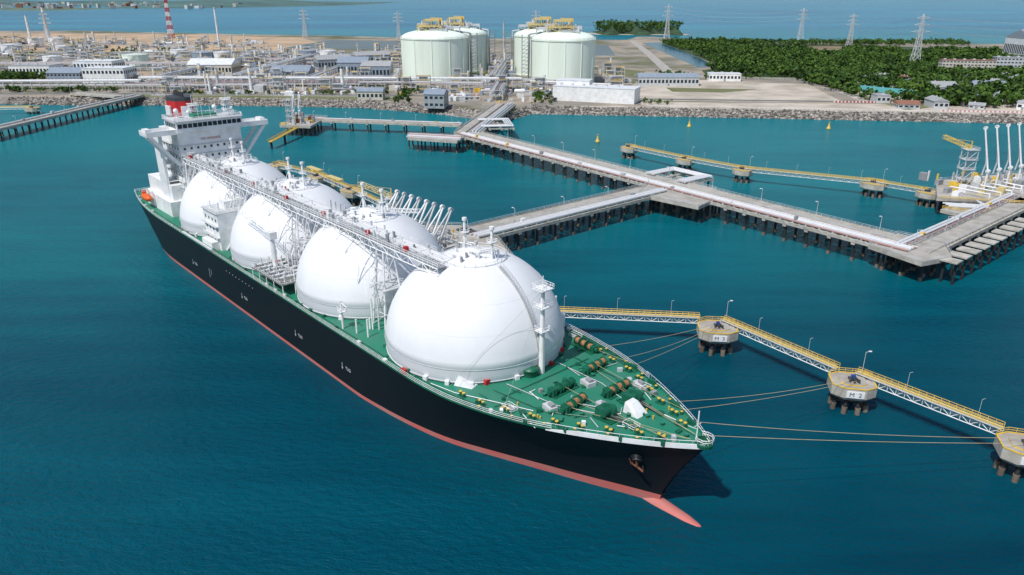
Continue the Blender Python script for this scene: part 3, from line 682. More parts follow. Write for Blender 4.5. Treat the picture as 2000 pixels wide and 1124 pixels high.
for i in range(36):
    x,y=W(R_(114,164),R_(-60,-36));k=random.random()
    if k<.5: b.cyl(x,y,9,R_(10,14),R_(.3,.8),random.choice([WHITE,LGREY,PIPE,YELLOW]),8)
    else: b.obox(x,y,9,R_(1,4),R_(1,3),R_(1,3.5),TH,random.choice([LGREY,GREY,WHITE,CREAM]))
b.build('berth_pipework')
platform('loading_platform',[(200,334),(240,322),(292,352),(292,392),(218,368)],9)
for i in range(6):
    arm('loading_arm',231+i*8.0,349+i*4,9,(-.55,.83),20,-.28)
tower('gangway_tower',222,352,9,5,19,LGREY,(216,366,31),4)
b=MB()
for i in range(40):
    x,y=R_(208,285),R_(338,370);b.cyl(x,y,9,R_(10.5,15),R_(.3,.8),random.choice([WHITE,PIPE,LGREY,YELLOW]),8)
for i in range(30): b.obox(R_(208,285),R_(335,370),9,R_(1.5,5),R_(1.5,4),R_(1.2,4),.6,random.choice([LGREY,GREY,WHITE,YELLOW,CREAM]))
for i in range(10): b.path([(212+i*7,345+i*3,10),(212+i*7,345+i*3,11.5),(222+i*7,330+i*3,11.5),(222+i*7,330+i*3,9)],.35,WHITE,6)
b.rail([(200,332,9),(238,322,9),(262,334,9)],YELLOW,1.2,.12,2)
for i in range(3): b.path([(196,322-i*2.4,9.6),(212,318-i*2.4,9.6),(214,326-i*2.4,9.6)],.4,PIPE,6)
b.obox(204,318,6.5,20,11,1.6,.6,CONC);b.rail([(194,318,8.2),(206,308,8.2),(216,316,8.2)],YELLOW,1.2,.12,2)
for o in ((198,314),(208,312),(210,322)): b.beam((*o,7),(*o,-2),.5,PILE,8)
b.build('berth_pipework')
trestle('jetty_trestle',(-38,548),(-152,572),8,8,[(-2.8,.35,PIPE,.6),(-1.9,.3,PIPEP,.5)],(-.5,3.5),13,2)
platform('small_berth_platform',[(-172,545),(-148,540),(-146,585),(-170,590)],8)
b=MB();b.bar((-158,540,7),(-164,495,5),3,.5,YELLOW);b.rail([(-157,540,7.4),(-162.5,495,5.4)],YELLOW,1.1,.14,2.5);b.rail([(-160,540,7.4),(-165.5,495,5.4)],YELLOW,1.1,.14,2.5)
b.beam((-164,497,5),(-164,497,-2),.8,PILE,8);b.beam((-160,515,6),(-160,515,-2),.8,PILE,8)
for i in range(26): b.obox(R_(-170,-150),R_(545,583),8,R_(1,4),R_(1,4),R_(1,4.5),0,random.choice([CREAM,YELLOW,GREY,LGREY,RUST]))
b.build('berth_equipment')
arm('loading_arm',-158,552,8,(0,-1),13,.2);arm('loading_arm',-163,554,8,(0,-1),13,.2);tower('access_tower',-168,560,8,4,16,LGREY)
trestle('jetty_trestle',(-360,720),(-378,470),13,8,[(-4,.4,PIPE,.6),(-3,.4,PIPE,.6)],(-2,6),14,3)
trestle('jetty_trestle',(-375,712),(-430,735),10,8,[],(-4,4),14,2)
# ---------------- dolphins and catwalks
def dolphin(name,x,y,z=7.5,rz=0,label=None,w_=11,hook=True,small=False):
    e=empty(name,(x,y,0),rz);b=MB();a=w_/2;c=a*.5
    pts=[(-a,-c),(-c,-a*.85),(c,-a*.85),(a,-c),(a,c),(c,a*.85),(-c,a*.85),(-a,c)]
    lo=[(p[0]*.86,p[1]*.86) for p in pts]
    b.prism(pts,z-2.6,z,CONC,CONC2)
    n=8;b.add([(p[0],p[1],z-2.61) for p in pts]+[(p[0],p[1],z-3.4) for p in lo],[(i,(i+1)%n,n+(i+1)%n,n+i) for i in range(n)]+[tuple(range(n,2*n))],CONC)
    b.prism([(p[0]*.6,p[1]*.6) for p in pts],z,z+.35,YELLOW,CONC2)
    pr=[(p[0]*.98,p[1]*.98) for p in pts]
    for i in range(8): b.bar((*pr[i],z+.1),(*pr[(i+1)%8],z+.1),.35,.2,YELLOW)
    for i in range(8):
        an=i*math.pi/4+.39;r0=a*.6;r1=a*.78
        b.beam((r0*math.cos(an),r0*math.sin(an)*.85,z-3),(r1*math.cos(an),r1*math.sin(an)*.85,1.4),.5,PILE,8)
        b.beam((r1*math.cos(an),r1*math.sin(an)*.85,1.8),(r1*1.05*math.cos(an),r1*1.05*math.sin(an)*.85,-2),.68,PILEG,8)
    b.rail([(*pr[i],z+.2) for i in (4,5,6,7)],YELLOW,1.1,.07,1.6)
    b.build('pile_cap',e)
    if hook:
        b=MB();b.box(-1,1,-.9,.9,z+.35,z+.8,DARK);b.box(-.5,.5,-.4,.4,z+.8,z+1.7,BLUE)
        for o in (-1.1,0,1.1): b.bar((o*.5,-.2,z+1),(o,-2,z+1.0),.4,.5,DARK);b.beam((o,-2,z+.8),(o,-2,z+1.5),.22,DARK,6)
        b.build('mooring_hook',e)
    b=MB();b.beam((a*.5,a*.5,z),(a*.5,a*.5,z+7),.07,LGREY,5);b.beam((a*.5,a*.5,z+7),(a*.5+.9,a*.5,z+7.4),.06,LGREY,4);b.box(a*.5+.6,a*.5+1.3,a*.5-.2,a*.5+.2,z+7.3,z+7.45,WHITE);b.build('lamp',e)
    if label:
        b=MB();b.box(-2.1,2.1,-a*.85-.2,-a*.85-.02,z-2.35,z-.6,WHITE);b.build('sign_plate',e)
        text('label',label,1.6,DARK,(0,-a*.85-.23,z-1.5),(math.pi/2,0,0),e)
    return e
def catwalk(name,p,q,z=8.2,w_=1.6,tr=True):
    b=MB();p=Vector((p[0],p[1],z));q=Vector((q[0],q[1],z));b.bar(p,q,w_,.16,CREAM)
    d=(q-p).normalized();u=d.cross(Vector((0,0,1)))*(w_/2)
    for s_ in (-1,1): b.rail([p+u*s_,q+u*s_],YELLOW,1.15,.07,1.6,2)
    if tr: b.truss(p-Vector((0,0,1.7)),q-Vector((0,0,1.7)),w_,1.6,WHITE,.13,2.0)
    b.bar(p+u*1.25+Vector((0,0,.1)),q+u*1.25+Vector((0,0,.1)),.35,.15,LGREY)
    L=(q-p).length
    for i in range(1,int(L/16)+1):
        c=p+d*(i*16-4)-u*1.1;b.beam(c,c+Vector((0,0,4.5)),.05,LGREY,4);b.beam(c+Vector((0,0,4.5)),c+Vector((.7,0,4.7)),.05,LGREY,4)
    b.build(name)
dolphin('mooring_dolphin',60,193,7.5,-.1,'M  3');dolphin('mooring_dolphin',85.5,161,7.5,-.2,'M  2',10.5);dolphin('mooring_dolphin',111,133,7.5,-.3,'M  1',10.5)
catwalk('catwalk',(-12,206),(56,198.5));catwalk('catwalk',(62.5,197),(84,166.5));catwalk('catwalk',(88,164.5),(109,138.5));catwalk('catwalk',(113,136),(135,108))
FD=[(75,466),(103,430),(129,402),(188,371),(206,352)]
for i,(x,y) in enumerate(FD): dolphin('mooring_dolphin',x,y,7,-.8,None,10 if i!=3 else 12)
for a,c in zip(FD[:-1],FD[1:]): catwalk('catwalk',a,c,7.8)
for x,y in [(-134,412),(-104,383),(-80,354)]: dolphin('mooring_dolphin',x,y,7.5,-.8)
catwalk('catwalk',(-136,412),(-104,386));catwalk('catwalk',(-104,386),(-78,352));catwalk('catwalk',(-78,352),(-62,330))
dolphin('mooring_dolphin',-423,655,5,0);catwalk('catwalk',(-423,655),(-470,650),5.8);dolphin('mooring_dolphin',-470,650,5,0)
b=MB()
for x,y in [(-108,394),(-92,372)]:
    b.obox(x,y,9,14,3,.6,-.85,CREAM);b.obox(x,y,5,3,3,4,-.85,CREAM)
b.build('gangway_stair')
for x,y in [W(100,-33),W(172,-33),W(190,-34),W(84,-34)]: dolphin('breasting_dolphin',x,y,7.5,TH,None,9)
for x,y in [(141,586),(248,576),(61,521)]:
    b=MB();b.rev(x,y,[(.1,-.5),(1.6,-.3),(1.7,.8),(1.1,1.2),(.5,3.6),(.5,4.2),(.1,4.3)],YELLOW,14);b.beam((x,y,4.2),(x,y,5.2),.15,DARK,5);b.obox(x,y,5.0,1.2,.15,.5,.78,YELLOW);b.obox(x,y,5.0,1.2,.15,.5,-.78,YELLOW);b.build('navigation_buoy')
# ------------------------------------------------------------------ SHIP
ship=empty('lng_carrier_ship',(-156.5,332.5,0),TH)
from bisect import bisect
def pch(P):
    xs=np.array([p[0] for p in P],float);ys=np.array([p[1] for p in P],float);h=np.diff(xs);dl=np.diff(ys)/h;m=np.zeros(len(xs))
    for i in range(1,len(xs)-1):
        if dl[i-1]*dl[i]>0: m[i]=2*dl[i-1]*dl[i]/(dl[i-1]+dl[i])
    m[0]=dl[0];m[-1]=dl[-1]
    def f(x):
        x=min(max(x,xs[0]),xs[-1]);i=min(len(xs)-2,max(0,bisect(xs.tolist(),x)-1));t=(x-xs[i])/h[i]
        return (2*t**3-3*t*t+1)*ys[i]+(t**3-2*t*t+t)*h[i]*m[i]+(-2*t**3+3*t*t)*ys[i+1]+(t**3-t*t)*h[i]*m[i+1]
    return f
hbD=pch([(0,18),(12,20.5),(30,23),(50,24),(225,24),(236,23.3),(247,21.4),(256,18.9),(266,14.9),(275,10.4),(282,6.4),(287,3),(290,.7)])
hbW=pch([(6,5),(20,14),(35,20),(52,23.5),(70,24),(200,24),(212,23.2),(224,21.6),(234,19.4),(245,15.2),(256,10.6),(266,6.5),(274,3),(280.5,.35)])
zD=lambda s:15+(0 if s<236 else 3.3*((s-236)/54)**1.4)
def hull_pt(u,w_):
    s0=6*(1-w_)**1.5;s1=280.5+9.5*w_**1.4
    sd=290*u;sw=6+(280.5-6)*u
    s=s0+(s1-s0)*u;k=w_**(1.6 if u>.6 else .55)
    return s,hbW(sw)*(1-k)+hbD(sd)*k
US=[0,.02,.045,.07,.1,.14,.18,.22,.3,.4,.5,.6,.66,.7]+[.7+.3*i/26 for i in range(1,27)]
Wl=[0,.06,.2,.36,.5,.64,.78,.9,1]
b=MB(True)
def zat(u,w_): return w_*zD(290*u)
for side in (1,-1):
    grid=[]
    for w_ in [-.2]+Wl:
        row=[]
        for u in US:
            if w_<0: s,h_=hull_pt(u,0);z=-3
            elif w_==.06:
                z=.95+max(0,(u-.7)/.3)**1.3*1.3;s,h_=hull_pt(u,z/zD(290*u))
            else:
                s,h_=hull_pt(u,w_);z=zat(u,w_)
            row.append((s,side*h_,z))
        grid.append(row)
    for j in range(len(grid)-1):
        vs=grid[j]+grid[j+1];n=len(US)
        fs=[(i,i+1,n+i+1,n+i) for i in range(n-1)]
        b.add(vs,fs,BOOT if j<2 else HULL,True)
tr=[(hull_pt(0,w_)[0],hull_pt(0,w_)[1],zat(0,w_)) for w_ in Wl]
for a,c in zip(tr[:-1],tr[1:]): b.add([(a[0],a[1],a[2]),(c[0],c[1],c[2]),(c[0],-c[1],c[2]),(a[0],-a[1],a[2])],[(0,1,2,3)],HULL)
vs=[];n=16;K=[(262,.4),(268,2.6),(274,3.4),(280,3.5),(284,3.2),(287.5,2.7),(290,2.0),(292,1.3),(293,.6),(293.4,.1)]
for s,r in K:
    for i in range(n):
        a=2*math.pi*i/n;vs.append((s,r*.66*math.cos(a),-2.35+r*math.sin(a)*(1.0)+max(0,s-284)*.09))
b.add(vs,[(j*n+i,j*n+(i+1)%n,(j+1)*n+(i+1)%n,(j+1)*n+i) for j in range(len(K)-1) for i in range(n)],BOOT,True)
b.build('hull',ship)
b=MB(True)
row=[(290*u,hbD(290*u),zD(290*u)) for u in US]
for a,c in zip(row[:-1],row[1:]):
    b.add([(a[0],a[1],a[2]-.02),(c[0],c[1],c[2]-.02),(c[0],-c[1],c[2]-.02),(a[0],-a[1],a[2]-.02)],[(0,1,2,3)],GREEN)
b.build('deck',ship)
b=MB(True)
for side in (1,-1):
    ss=[263+27*i/18 for i in range(19)]
    for a,c in zip(ss[:-1],ss[1:]):
        pa=(a,side*(hbD(a)+.06));pc=(c,side*(hbD(c)+.06));ia=(a,side*(hbD(a)-.15));ic=(c,side*(hbD(c)-.15));h0=min(1,(a-263)/6)*.8;h1=min(1,(c-263)/6)*.8
        b.add([(*pa,zD(a)-.25),(*pc,zD(c)-.25),(*pc,zD(c)+h1),(*pa,zD(a)+h0)],[(0,1,2,3)],WHITE)
        b.add([(*ia,zD(a)),(*ic,zD(c)),(*ic,zD(c)+h1),(*ia,zD(a)+h0)],[(0,1,2,3)],GREEN)
        b.add([(*pa,zD(a)+h0),(*pc,zD(c)+h1),(*ic,zD(c)+h1),(*ia,zD(a)+h0)],[(0,1,2,3)],WHITE)
        if int((a-263)/1.5)%2==0 and a>266: b.bar((*ia,zD(a)+.5),(a,side*(hbD(a)-.9),zD(a)),.12,.12,GREEN)
    ss=[0+264*i/88 for i in range(89)]
    pts=[(s,side*(hbD(s)-.15),zD(s)) for s in ss]
    for a,c in zip(pts[:-1],pts[1:]): b.bar((a[0],a[1],a[2]+.1),(c[0],c[1],c[2]+.1),.35,.3,GREEN2)
    b.rail(pts,WHITE,1.3,.05,3,3)
    ss=[263+27*i/14 for i in range(15)]
    b.rail([(s,side*max(.3,hbD(s)-.1),zD(s)+.8) for s in ss],WHITE,.7,.05,2,1)
b.rail([(0,-18,15),(0,18,15)],WHITE,1.3,.07,2,3)
b.rev(289.3,0,[(.1,18.4),(1.7,18.4),(1.8,19.0),(1.7,19.3)],GREEN2,14,False)
b.beam((287.5,0,18),(287.5,0,25),.13,WHITE,6);b.beam((287.5,-1,22),(287.5,1,22),.08,WHITE,4)
b.rail([(289.3+1.7*math.cos(a*.6),1.7*math.sin(a*.6),19.3) for a in range(-4,5)],WHITE,1.0,.06,1,2)
b.build('bulwark_and_railing',ship)
RD=22.6
DC=[220.6,172.6,124.6,76.6]
SEAM=mat('dome_seam',(.66,.67,.69),.5,var=.03)
for k,s in enumerate(DC):
    b=MB(True)
    zc=17.0
    b.rev(s,0,[(22.0,15.0),(22.35,15.8),(22.5,17),(22.55,18.8)],DOME2,72)
    prof=[(22.55,18.8),(22.68,18.9)]+[(RD*math.cos(t),zc+RD*math.sin(t)) for t in [.09+(math.pi/2-.09)*i/22 for i in range(1,22)]]+[(.05,zc+RD)]
    b.rev(s,0,prof,DOME,72)
    b.build('tank_cover',ship)
    b=MB(True)
    b.ring(s,0,18.85,22.62,.10,WHITE,72);b.ring(s,0,15.6,22.4,.16,LGREY,60)
    for el_ in (24,42):
        t=math.radians(el_);b.ring(s,0,zc+RD*math.sin(t),RD*math.cos(t)-.005,.03,SEAM,72)
    for i in range(26):
        a=2*math.pi*i/26
        if R_(0,1)<.5: b.obox(s+22.7*math.cos(a),22.7*math.sin(a),15,R_(.6,1.3),R_(.6,1.2),R_(.6,1.4),a,random.choice([WHITE,GREEN2,RED,WHITE,GREEN,GREEN2]))
    zt=37.7
    b.rev(s,0,[(8.2,zt-1.9),(8.2,zt),(8.2,zt+.1)],GREEN2,24,False);b.rev(s,0,[(8.2,zt+.1),(.05,zt+.1)],GREEN,24,False)
    b.rail([(s+8.1*math.cos(2*math.pi*i/20),8.1*math.sin(2*math.pi*i/20),zt+.1) for i in range(21)],WHITE,1.2,.06,2,2)
    b.rev(s,0,[(2.6,zt),(2.6,zt+1.8),(2.1,zt+2.4),(.05,zt+2.6)],WHITE,20)
    for i in range(34):
        a,r=R_(0,6.28),R_(3.4,7.3);x,y=s+r*math.cos(a),r*math.sin(a);h=R_(.7,3.0)
        b.cyl(x,y,zt,zt+h,R_(.15,.45),random.choice([WHITE,GREY,LGREY,PIPE,RED if i%7==0 else WHITE]),7)
        if i%2: b.path([(x,y,zt+h),(s+2.6*math.cos(a+.5),2.6*math.sin(a+.5),zt+h),(s+2.6*math.cos(a+.5),2.6*math.sin(a+.5),zt)],.14,WHITE,5)
    for (ox,oy,h) in ((-5.2,-1.5,8.2),(5.6,-1.2,8.4)):
        b.beam((s+ox,oy,zt),(s+ox,oy,zt+h),.42,WHITE,8,r2=.34);b.beam((s+ox,oy,zt+h),(s+ox,oy,zt+h+.7),.62,WHITE,8)
        b.obox(s+ox,oy,zt+h*.62,1.8,1.8,.12,0,WHITE);b.rail([(s+ox-.9,oy-.9,zt+h*.62),(s+ox+.9,oy-.9,zt+h*.62),(s+ox+.9,oy+.9,zt+h*.62),(s+ox-.9,oy+.9,zt+h*.62)],WHITE,.9,.05,1)
        for q_ in range(3): b.beam((s+ox,oy,zt+h*.6),(s+ox+2*math.cos(q_*2.1),oy+2*math.sin(q_*2.1),zt),.09,WHITE,4)
    if k:
        b.obox(s,9,zt+.3,15,5,.2,0,LGREY);b.rail([(s-7.5,11.5,zt+.5),(s-7.5,6.5,zt+.5),(s+7.5,6.5,zt+.5),(s+7.5,11.5,zt+.5)],WHITE,1.1,.06,1.5,2)
        for i in range(12): x,y=s+R_(-7,7),R_(7,11);b.obox(x,y,zt+.5,R_(.4,1.4),R_(.4,1.2),R_(.5,2.2),0,random.choice([WHITE,WHITE,LGREY]))
    b.build('tank_top_fittings',ship)
b=MB(True)
def dome_pt(s,az_,el_,r=RD+.5): return (s+r*math.cos(el_)*math.cos(az_),r*math.cos(el_)*math.sin(az_),17+r*math.sin(el_))
for s,az_ in ((DC[0],math.radians(-2)),(DC[1],math.radians(178)),(DC[2],math.radians(178))):
    pr=None
    for i in range(34):
        el_=math.radians(66-66*i/33*.93);p=dome_pt(s,az_,el_)
        if pr:
            dv=Vector((-math.sin(az_),math.cos(az_),0))*.5
            b.bar(Vector(pr),Vector(p),.9,.06,LGREY)
            for sg in (-1,1):
                a=Vector(pr)+dv*sg;c=Vector(p)+dv*sg;b.beam(a+Vector((0,0,1)),c+Vector((0,0,1)),.04,GREY,4,caps=False);b.beam(a,a+Vector((0,0,1)),.04,GREY,4,caps=False);b.beam(a,c,.05,LGREY,4,caps=False)
        pr=p
b.build('dome_stairway',ship)
b=MB(True)
wy=10.5;wz=38.2;x0,x1=52,222
b.bar((x0,wy,wz),(x1,wy,wz),2.6,.15,GREY)
for o in (-1.3,1.3): b.rail([(x0,wy+o,wz),(x1,wy+o,wz)],WHITE,1.2,.06,2,2)
b.truss((x0,wy,wz-1.9),(x1,wy,wz-1.9),2.8,1.8,WHITE,.14,3)
for o,r,z in ((-2.3,.42,.3),(-3.3,.35,.3),(-4.2,.5,.35),(-5.2,.3,.2)): b.beam((x0,wy+o,wz+z),(x1-2,wy+o,wz+z),r,PIPE,8)
for i in range(43):
    x=x0+4*i;b.bar((x,wy-5.8,wz-.35),(x,wy+1.4,wz-.35),.3,.35,WHITE)
    if i%2: b.rail([(x,wy-5.8,wz),(x+4,wy-5.8,wz)],WHITE,1.1,.05,2,2)
for i in range(40):
    x=R_(x0,x1-4);b.obox(x,wy+R_(-5,0.6),wz+.6,R_(.3,1.2),R_(.3,.8),R_(.5,1.8),0,random.choice([WHITE,LGREY,GREY]))
for i in range(14):
    x=x0+6+i*12;b.path([(x,wy-2.3,wz+.3),(x,wy-2.3,wz+2.2),(x,wy+.5,wz+2.2),(x,wy+.5,wz+1)],.14,WHITE,5)
for x in (58,92,116,140,164,188,206): b.box(x,x+1.1,wy-.8,wy+.2,wz+.2,wz+1.3,RED)
for s in (100.6,148.6,196.6,54.5):
    for o in (-4,3):
        for ds in (-3,3): b.beam((s+ds,wy+o*1.0,15),(s+ds*.5,wy+o*.4,wz-1.9),.28,WHITE,6)
    for j in range(5):
        z0=15+4.2*j;z1=z0+4.2
        b.beam((s-3+.3*j,wy-4,z0),(s+3-.3*j,wy+3,z1),.13,WHITE,4);b.beam((s+3-.3*j,wy-4,z0),(s-3+.3*j,wy+3,z1),.13,WHITE,4);b.beam((s-3+.3*j,wy+3,z0),(s+3-.3*j,wy+3,z1),.13,WHITE,4)
    b.obox(s,wy-1,26,7,8,.2,0,LGREY)
for s in DC[1:]:
    for dx in (-15,-9,-4,4,9,15):
        yy=wy+1.3;y2=13.2+abs(dx)*.08;zz=17+math.sqrt(max(1,RD*RD-dx*dx-y2*y2))
        b.beam((s+dx,yy,wz-.3),(s+dx*1.05,y2,zz-.2),.11,WHITE,4)
        b.beam((s+dx+2,yy,wz-.3),(s+dx*1.05,y2,zz-.2),.08,WHITE,4)
for s in (148.6,196.6,100.6):
    for dx in (-7,-4,4,7):
        b.beam((s+dx,wy+1.5,wz-1.9),(s+dx*.35,wy+5,24),.11,WHITE,4)
    b.beam((s,wy+5,15),(s,wy+5,24),.25,WHITE,6)
    for i in range(14):
        x=s+R_(-6,6);y=R_(-16,17);h=R_(18,30);b.path([(x,y,15),(x,y,h),(x+R_(-2,2),y+R_(-4,4),h)],R_(.1,.3),random.choice([WHITE,PIPE,LGREY]),6)
b.build('flying_walkway',ship)
b=MB(True)
b.box(94,107,6,20.5,15,28,WHITE);b.box(93.5,107.5,5.5,21,28,28.3,LGREY);b.rail([(94,6,28.3),(94,20.5,28.3),(107,20.5,28.3),(107,6,28.3)],WHITE,1.1,.06,2,2)
for z in (18,21.5,25):
    for x in (96,99,102,105): b.box(x-.4,x+.4,20.48,20.56,z,z+1,GLASS)
b.box(96,105,20.6,23,15,18,WHITE);b.box(98,103,8,16,28.3,31,WHITE)
b.box(95,106,-20,-6,15,24,WHITE)
for i in range(20): b.cyl(R_(95,106),R_(7,20),28,R_(29,32),.25,WHITE,6)
for z in (19.5,23.5): b.box(94,107,20.5,21.6,z,z+.12,LGREY);b.rail([(94,21.5,z+.1),(107,21.5,z+.1)],WHITE,1,.05,1.5,2)
b.bar((107.3,19,15),(107.3,9,28),.9,.15,LGREY);
b.build('motor_deckhouse',ship)
b=MB(True)
for side in (1,-1):
    b.box(139,160,side*14 if side>0 else -23.4,side*23.4 if side>0 else -14,18.4,18.6,mat('grating',(.16,.17,.16),.7))
    for x in (139,144,149,154,160):
        for y in (14.3,23.2): b.beam((x,side*y,15),(x,side*y,18.4),.15,WHITE,5)
    b.rail([(139,side*14,18.6),(139,side*23.4,18.6),(160,side*23.4,18.6),(160,side*14,18.6)],WHITE,1.1,.06,1.5,2)
    for i in range(6):
        x=142+i*3.1;b.beam((x,side*23.6,20),(x,side*8,20),.36,PIPE,10)
        for yy in (23.4,21.6,19.8,17.5,15): b.beam((x,side*yy,20),(x,side*(yy-.3),20),.68,LGREY if yy!=23.4 else GREY,12)
        b.beam((x,side*19,20),(x,side*19,22.0),.14,WHITE,5);b.ring(x,side*19,22,.5,.07,RED if i==2 else WHITE,8)
        b.path([(x,side*8,20),(x,side*8,25),(x,side*4,30),(x,side*4,36)],.3,PIPE,8)
    for i in range(40):
        x,y=R_(138,161),R_(12,22);b.cyl(x,side*y,18.5,R_(19.2,22),R_(.1,.35),random.choice([WHITE,LGREY,PIPE,GREY]),6)
    for i in range(10):
        x,y=R_(138,161),R_(3,20);b.path([(x,side*y,15),(x,side*y,R_(20,27)),(x+R_(-5,5),side*(y-3),R_(22,28))],.16,WHITE,5)
b.beam((147,19,18),(147,19,29),.8,WHITE,12,r2=.65);b.obox(147,19,29,2.6,2.2,2.2,0,WHITE);b.truss((147,19,30.4),(129,20.5,33),1.1,1.1,WHITE,.1,2)
b.beam((151,-19,18),(151,-19,31),.8,WHITE,12,r2=.65);b.truss((151,-19,31),(168,-20.5,34),1.1,1.1,WHITE,.1,2)
b.build('cargo_manifold',ship)
b=MB(True)
for s in (196.6,148.6,100.6):
    for i in range(7):
        y=-20+i*3;b.beam((s-5,y,15.4),(s+5,y+R_(-1,1),15.4),.18,random.choice([GREEN2,WHITE,LGREY]),6)
for side in (1,-1):
    for s in range(10,260,6):
        y=side*(hbD(s)-1.1)
        if R_(0,1)<.55: b.obox(s,y,zD(s),R_(.5,1.6),R_(.5,.9),R_(.4,1.0),0,random.choice([GREEN2,WHITE,GREEN2,GREEN,LGREY]))
    for r_,o in ((.14,.75),(.1,1.6)):
        pp=[(s,side*(hbD(s)-o-.3),zD(s)+.35) for s in range(40,262,4)]
        b.path(pp,r_,GREEN2,5)
    for k,(a,c) in enumerate([(196,16),(196,20),(200,19)]):
        b.beam((a,side*c,15),(a,side*c,18+k),.25,WHITE,6)
    x=191;b.beam((x,side*21.2,15),(x,side*21.2,23),.3,WHITE,8);b.obox(x,side*21.2,20,2.2,1.6,.12,0,WHITE);b.rail([(x-1.1,side*20.4,20.1),(x+1.1,side*20.4,20.1),(x+1.1,side*22,20.1),(x-1.1,side*22,20.1),(x-1.1,side*20.4,20.1)],WHITE,1,.06,1);b.beam((x,side*21.2,22.5),(x+3,side*21.2,22),.14,WHITE,5)
b.beam((60,22.9,15.8),(132,22.9,15.8),.35,GREEN2,6)
b.bar((78,23.7,15.9),(106,23.7,15.9),.9,.5,LGREY)
for i in range(6): b.cyl(6+R_(0,12),-14+i*5,15,16.6,.6,GREEN2,8)
for i in range(4):
    x,y=8+R_(0,8),-12+i*8;b.beam((x,y-1.5,16),(x,y+1.5,16),.9,GREEN2,10);b.obox(x,y,15,2.4,4,.5,0,GREEN2)
b.build('deck_gear',ship)
# superstructure
b=MB(True)
b.box(22,53,-19,19,15,21,WHITE);b.box(22,51,-14,17,21,27,WHITE)
b.box(33,54.5,-12.5,12.5,21,48.0,WHITE)
for z in (21,24.6,28.2,31.8,35.4,39,42.6):
    b.box(32.2,55.0,-13.2,13.2,z-.12,z+.12,LGREY)
    b.rail([(33,13.1,z+.1),(54.9,13.1,z+.1)],WHITE,1.1,.05,2.5,2)
b.box(40,48,16.5,17.5,21,47.3,WHITE);b.box(40,48,12.5,16.5,35,35.3,WHITE);b.box(40,48,12.5,16.5,28,28.3,WHITE)
WS0,WS1,WZ=47,55.5,47.5
for side in (1,-1):
    ya,yb=(12.5 if side>0 else -24),(24 if side>0 else -12.5)
    b.box(WS0,WS1,ya,yb,WZ,WZ+.6,WHITE)
    b.box(WS1-.3,WS1,ya,yb,WZ+.6,WZ+1.9,WHITE);b.box(WS0,WS0+.3,ya,yb,WZ+.6,WZ+1.9,WHITE);b.box(WS0+.3,WS1-.3,side*24-.15,side*24+.15,WZ+.6,WZ+1.9,WHITE)
    for xx in (WS0+1,WS1-1.2): b.bar((xx,side*22.8,WZ),(xx-1,side*12.8,35),1.3,1.2,WHITE)
    b.box(WS0+2,WS1-2,side*22.6-1,side*22.6+1,WZ+.6,WZ+2.6,WHITE)
b.box(42,56,-12.8,12.8,48,52,WHITE);b.box(41.5,56.6,-13.4,13.4,52,52.3,LGREY)
for i in range(13): b.box(55.95,56.1,-12.4+i*1.93,-12.4+i*1.93+1.6,49.6,51.2,GLASS)
for i in range(6): b.box(43.5+i*2,45+i*2,12.75,12.88,49.6,51.2,GLASS)
for z in (23,26.6,30.2,33.8,37.4,41):
    for i in range(9): b.box(54.45,54.6,-10.6+i*2.6,-10.6+i*2.6+.8,z,z+.9,GLASS)
    for i in range(6): b.box(36+i*3.2,36.8+i*3.2,12.45,12.58,z,z+.9,GLASS)
b.rail([(42,13.3,52.3),(56,13.3,52.3),(56,-13.3,52.3),(42,-13.3,52.3),(42,13.3,52.3)],WHITE,1.2,.07,1.6,3)
b.box(45,51,-5,4,52.3,53.6,GREEN)
for (x,y,h) in ((52,-9,7),(45,2,5)):
    for sx in (-1,1):
        for sy in (-1,1): b.beam((x+sx*1.3,y+sy*1.3,52.3),(x+sx*.4,y+sy*.4,52.3+h),.16,WHITE,5)
    for z in (2,4,6): 
        if z<h: b.obox(x,y,52.3+z,3,3,.15,0,WHITE);b.rail([(x-1.5,y-1.5,52.4+z),(x+1.5,y-1.5,52.4+z),(x+1.5,y+1.5,52.4+z),(x-1.5,y+1.5,52.4+z)],WHITE,.9,.06,1)
    b.beam((x+1,y-2.2,52.3+h*.8),(x+1,y+2.2,52.3+h*.8),.18,WHITE,5);b.beam((x,y,52.3+h),(x,y,52.3+h+3),.1,WHITE,5);b.beam((x,y-2.4,52.3+h),(x,y+2.4,52.3+h),.1,WHITE,4)
for (x,y,r) in ((46,9,1.0),(51,6,.8),(44,-7,1.0),(49,-12,.6)):
    b.cyl(x,y,52.3,54,.2,WHITE,6);b.rev(x,y,[(.05,54)]+[(r*math.sin(t),54+r-r*math.cos(t)) for t in [.4*i for i in range(1,8)]]+[(.05,54+2*r)],WHITE,12)
for i in range(9): x,y=R_(43,55),R_(-12.5,12.5);b.beam((x,y,52.3),(x,y,R_(54,58)),.07,WHITE,4)
b.build('superstructure',ship)
b=MB(True)
b.box(18,32.5,-7,7,21,44,WHITE)
F=[(18.5,-3.6),(24,-5),(30,-3.6),(31,0),(30,3.6),(24,5),(18.5,3.6),(17.5,0)]
b.prism(F,44,48,WHITE);b.prism([(x,y*1.01) for x,y in F],48,56.5,RED);b.prism(F,56.5,58,DARK)
b.box(21.5,27,4.6,5.25,50.5,54.5,WHITE);b.box(30.2,31.2,-1.8,1.8,50.5,54.5,WHITE)
for i in range(5): b.cyl(20+i*2.2,0,57,60,.5,DARK,8)
for z in (26,32,38): b.box(17.2,32.3,-7.8,7.8,z,z+.2,LGREY);b.rail([(17.3,7.7,z+.2),(32,7.7,z+.2)],WHITE,1.1,.05,2)
b.build('funnel',ship)
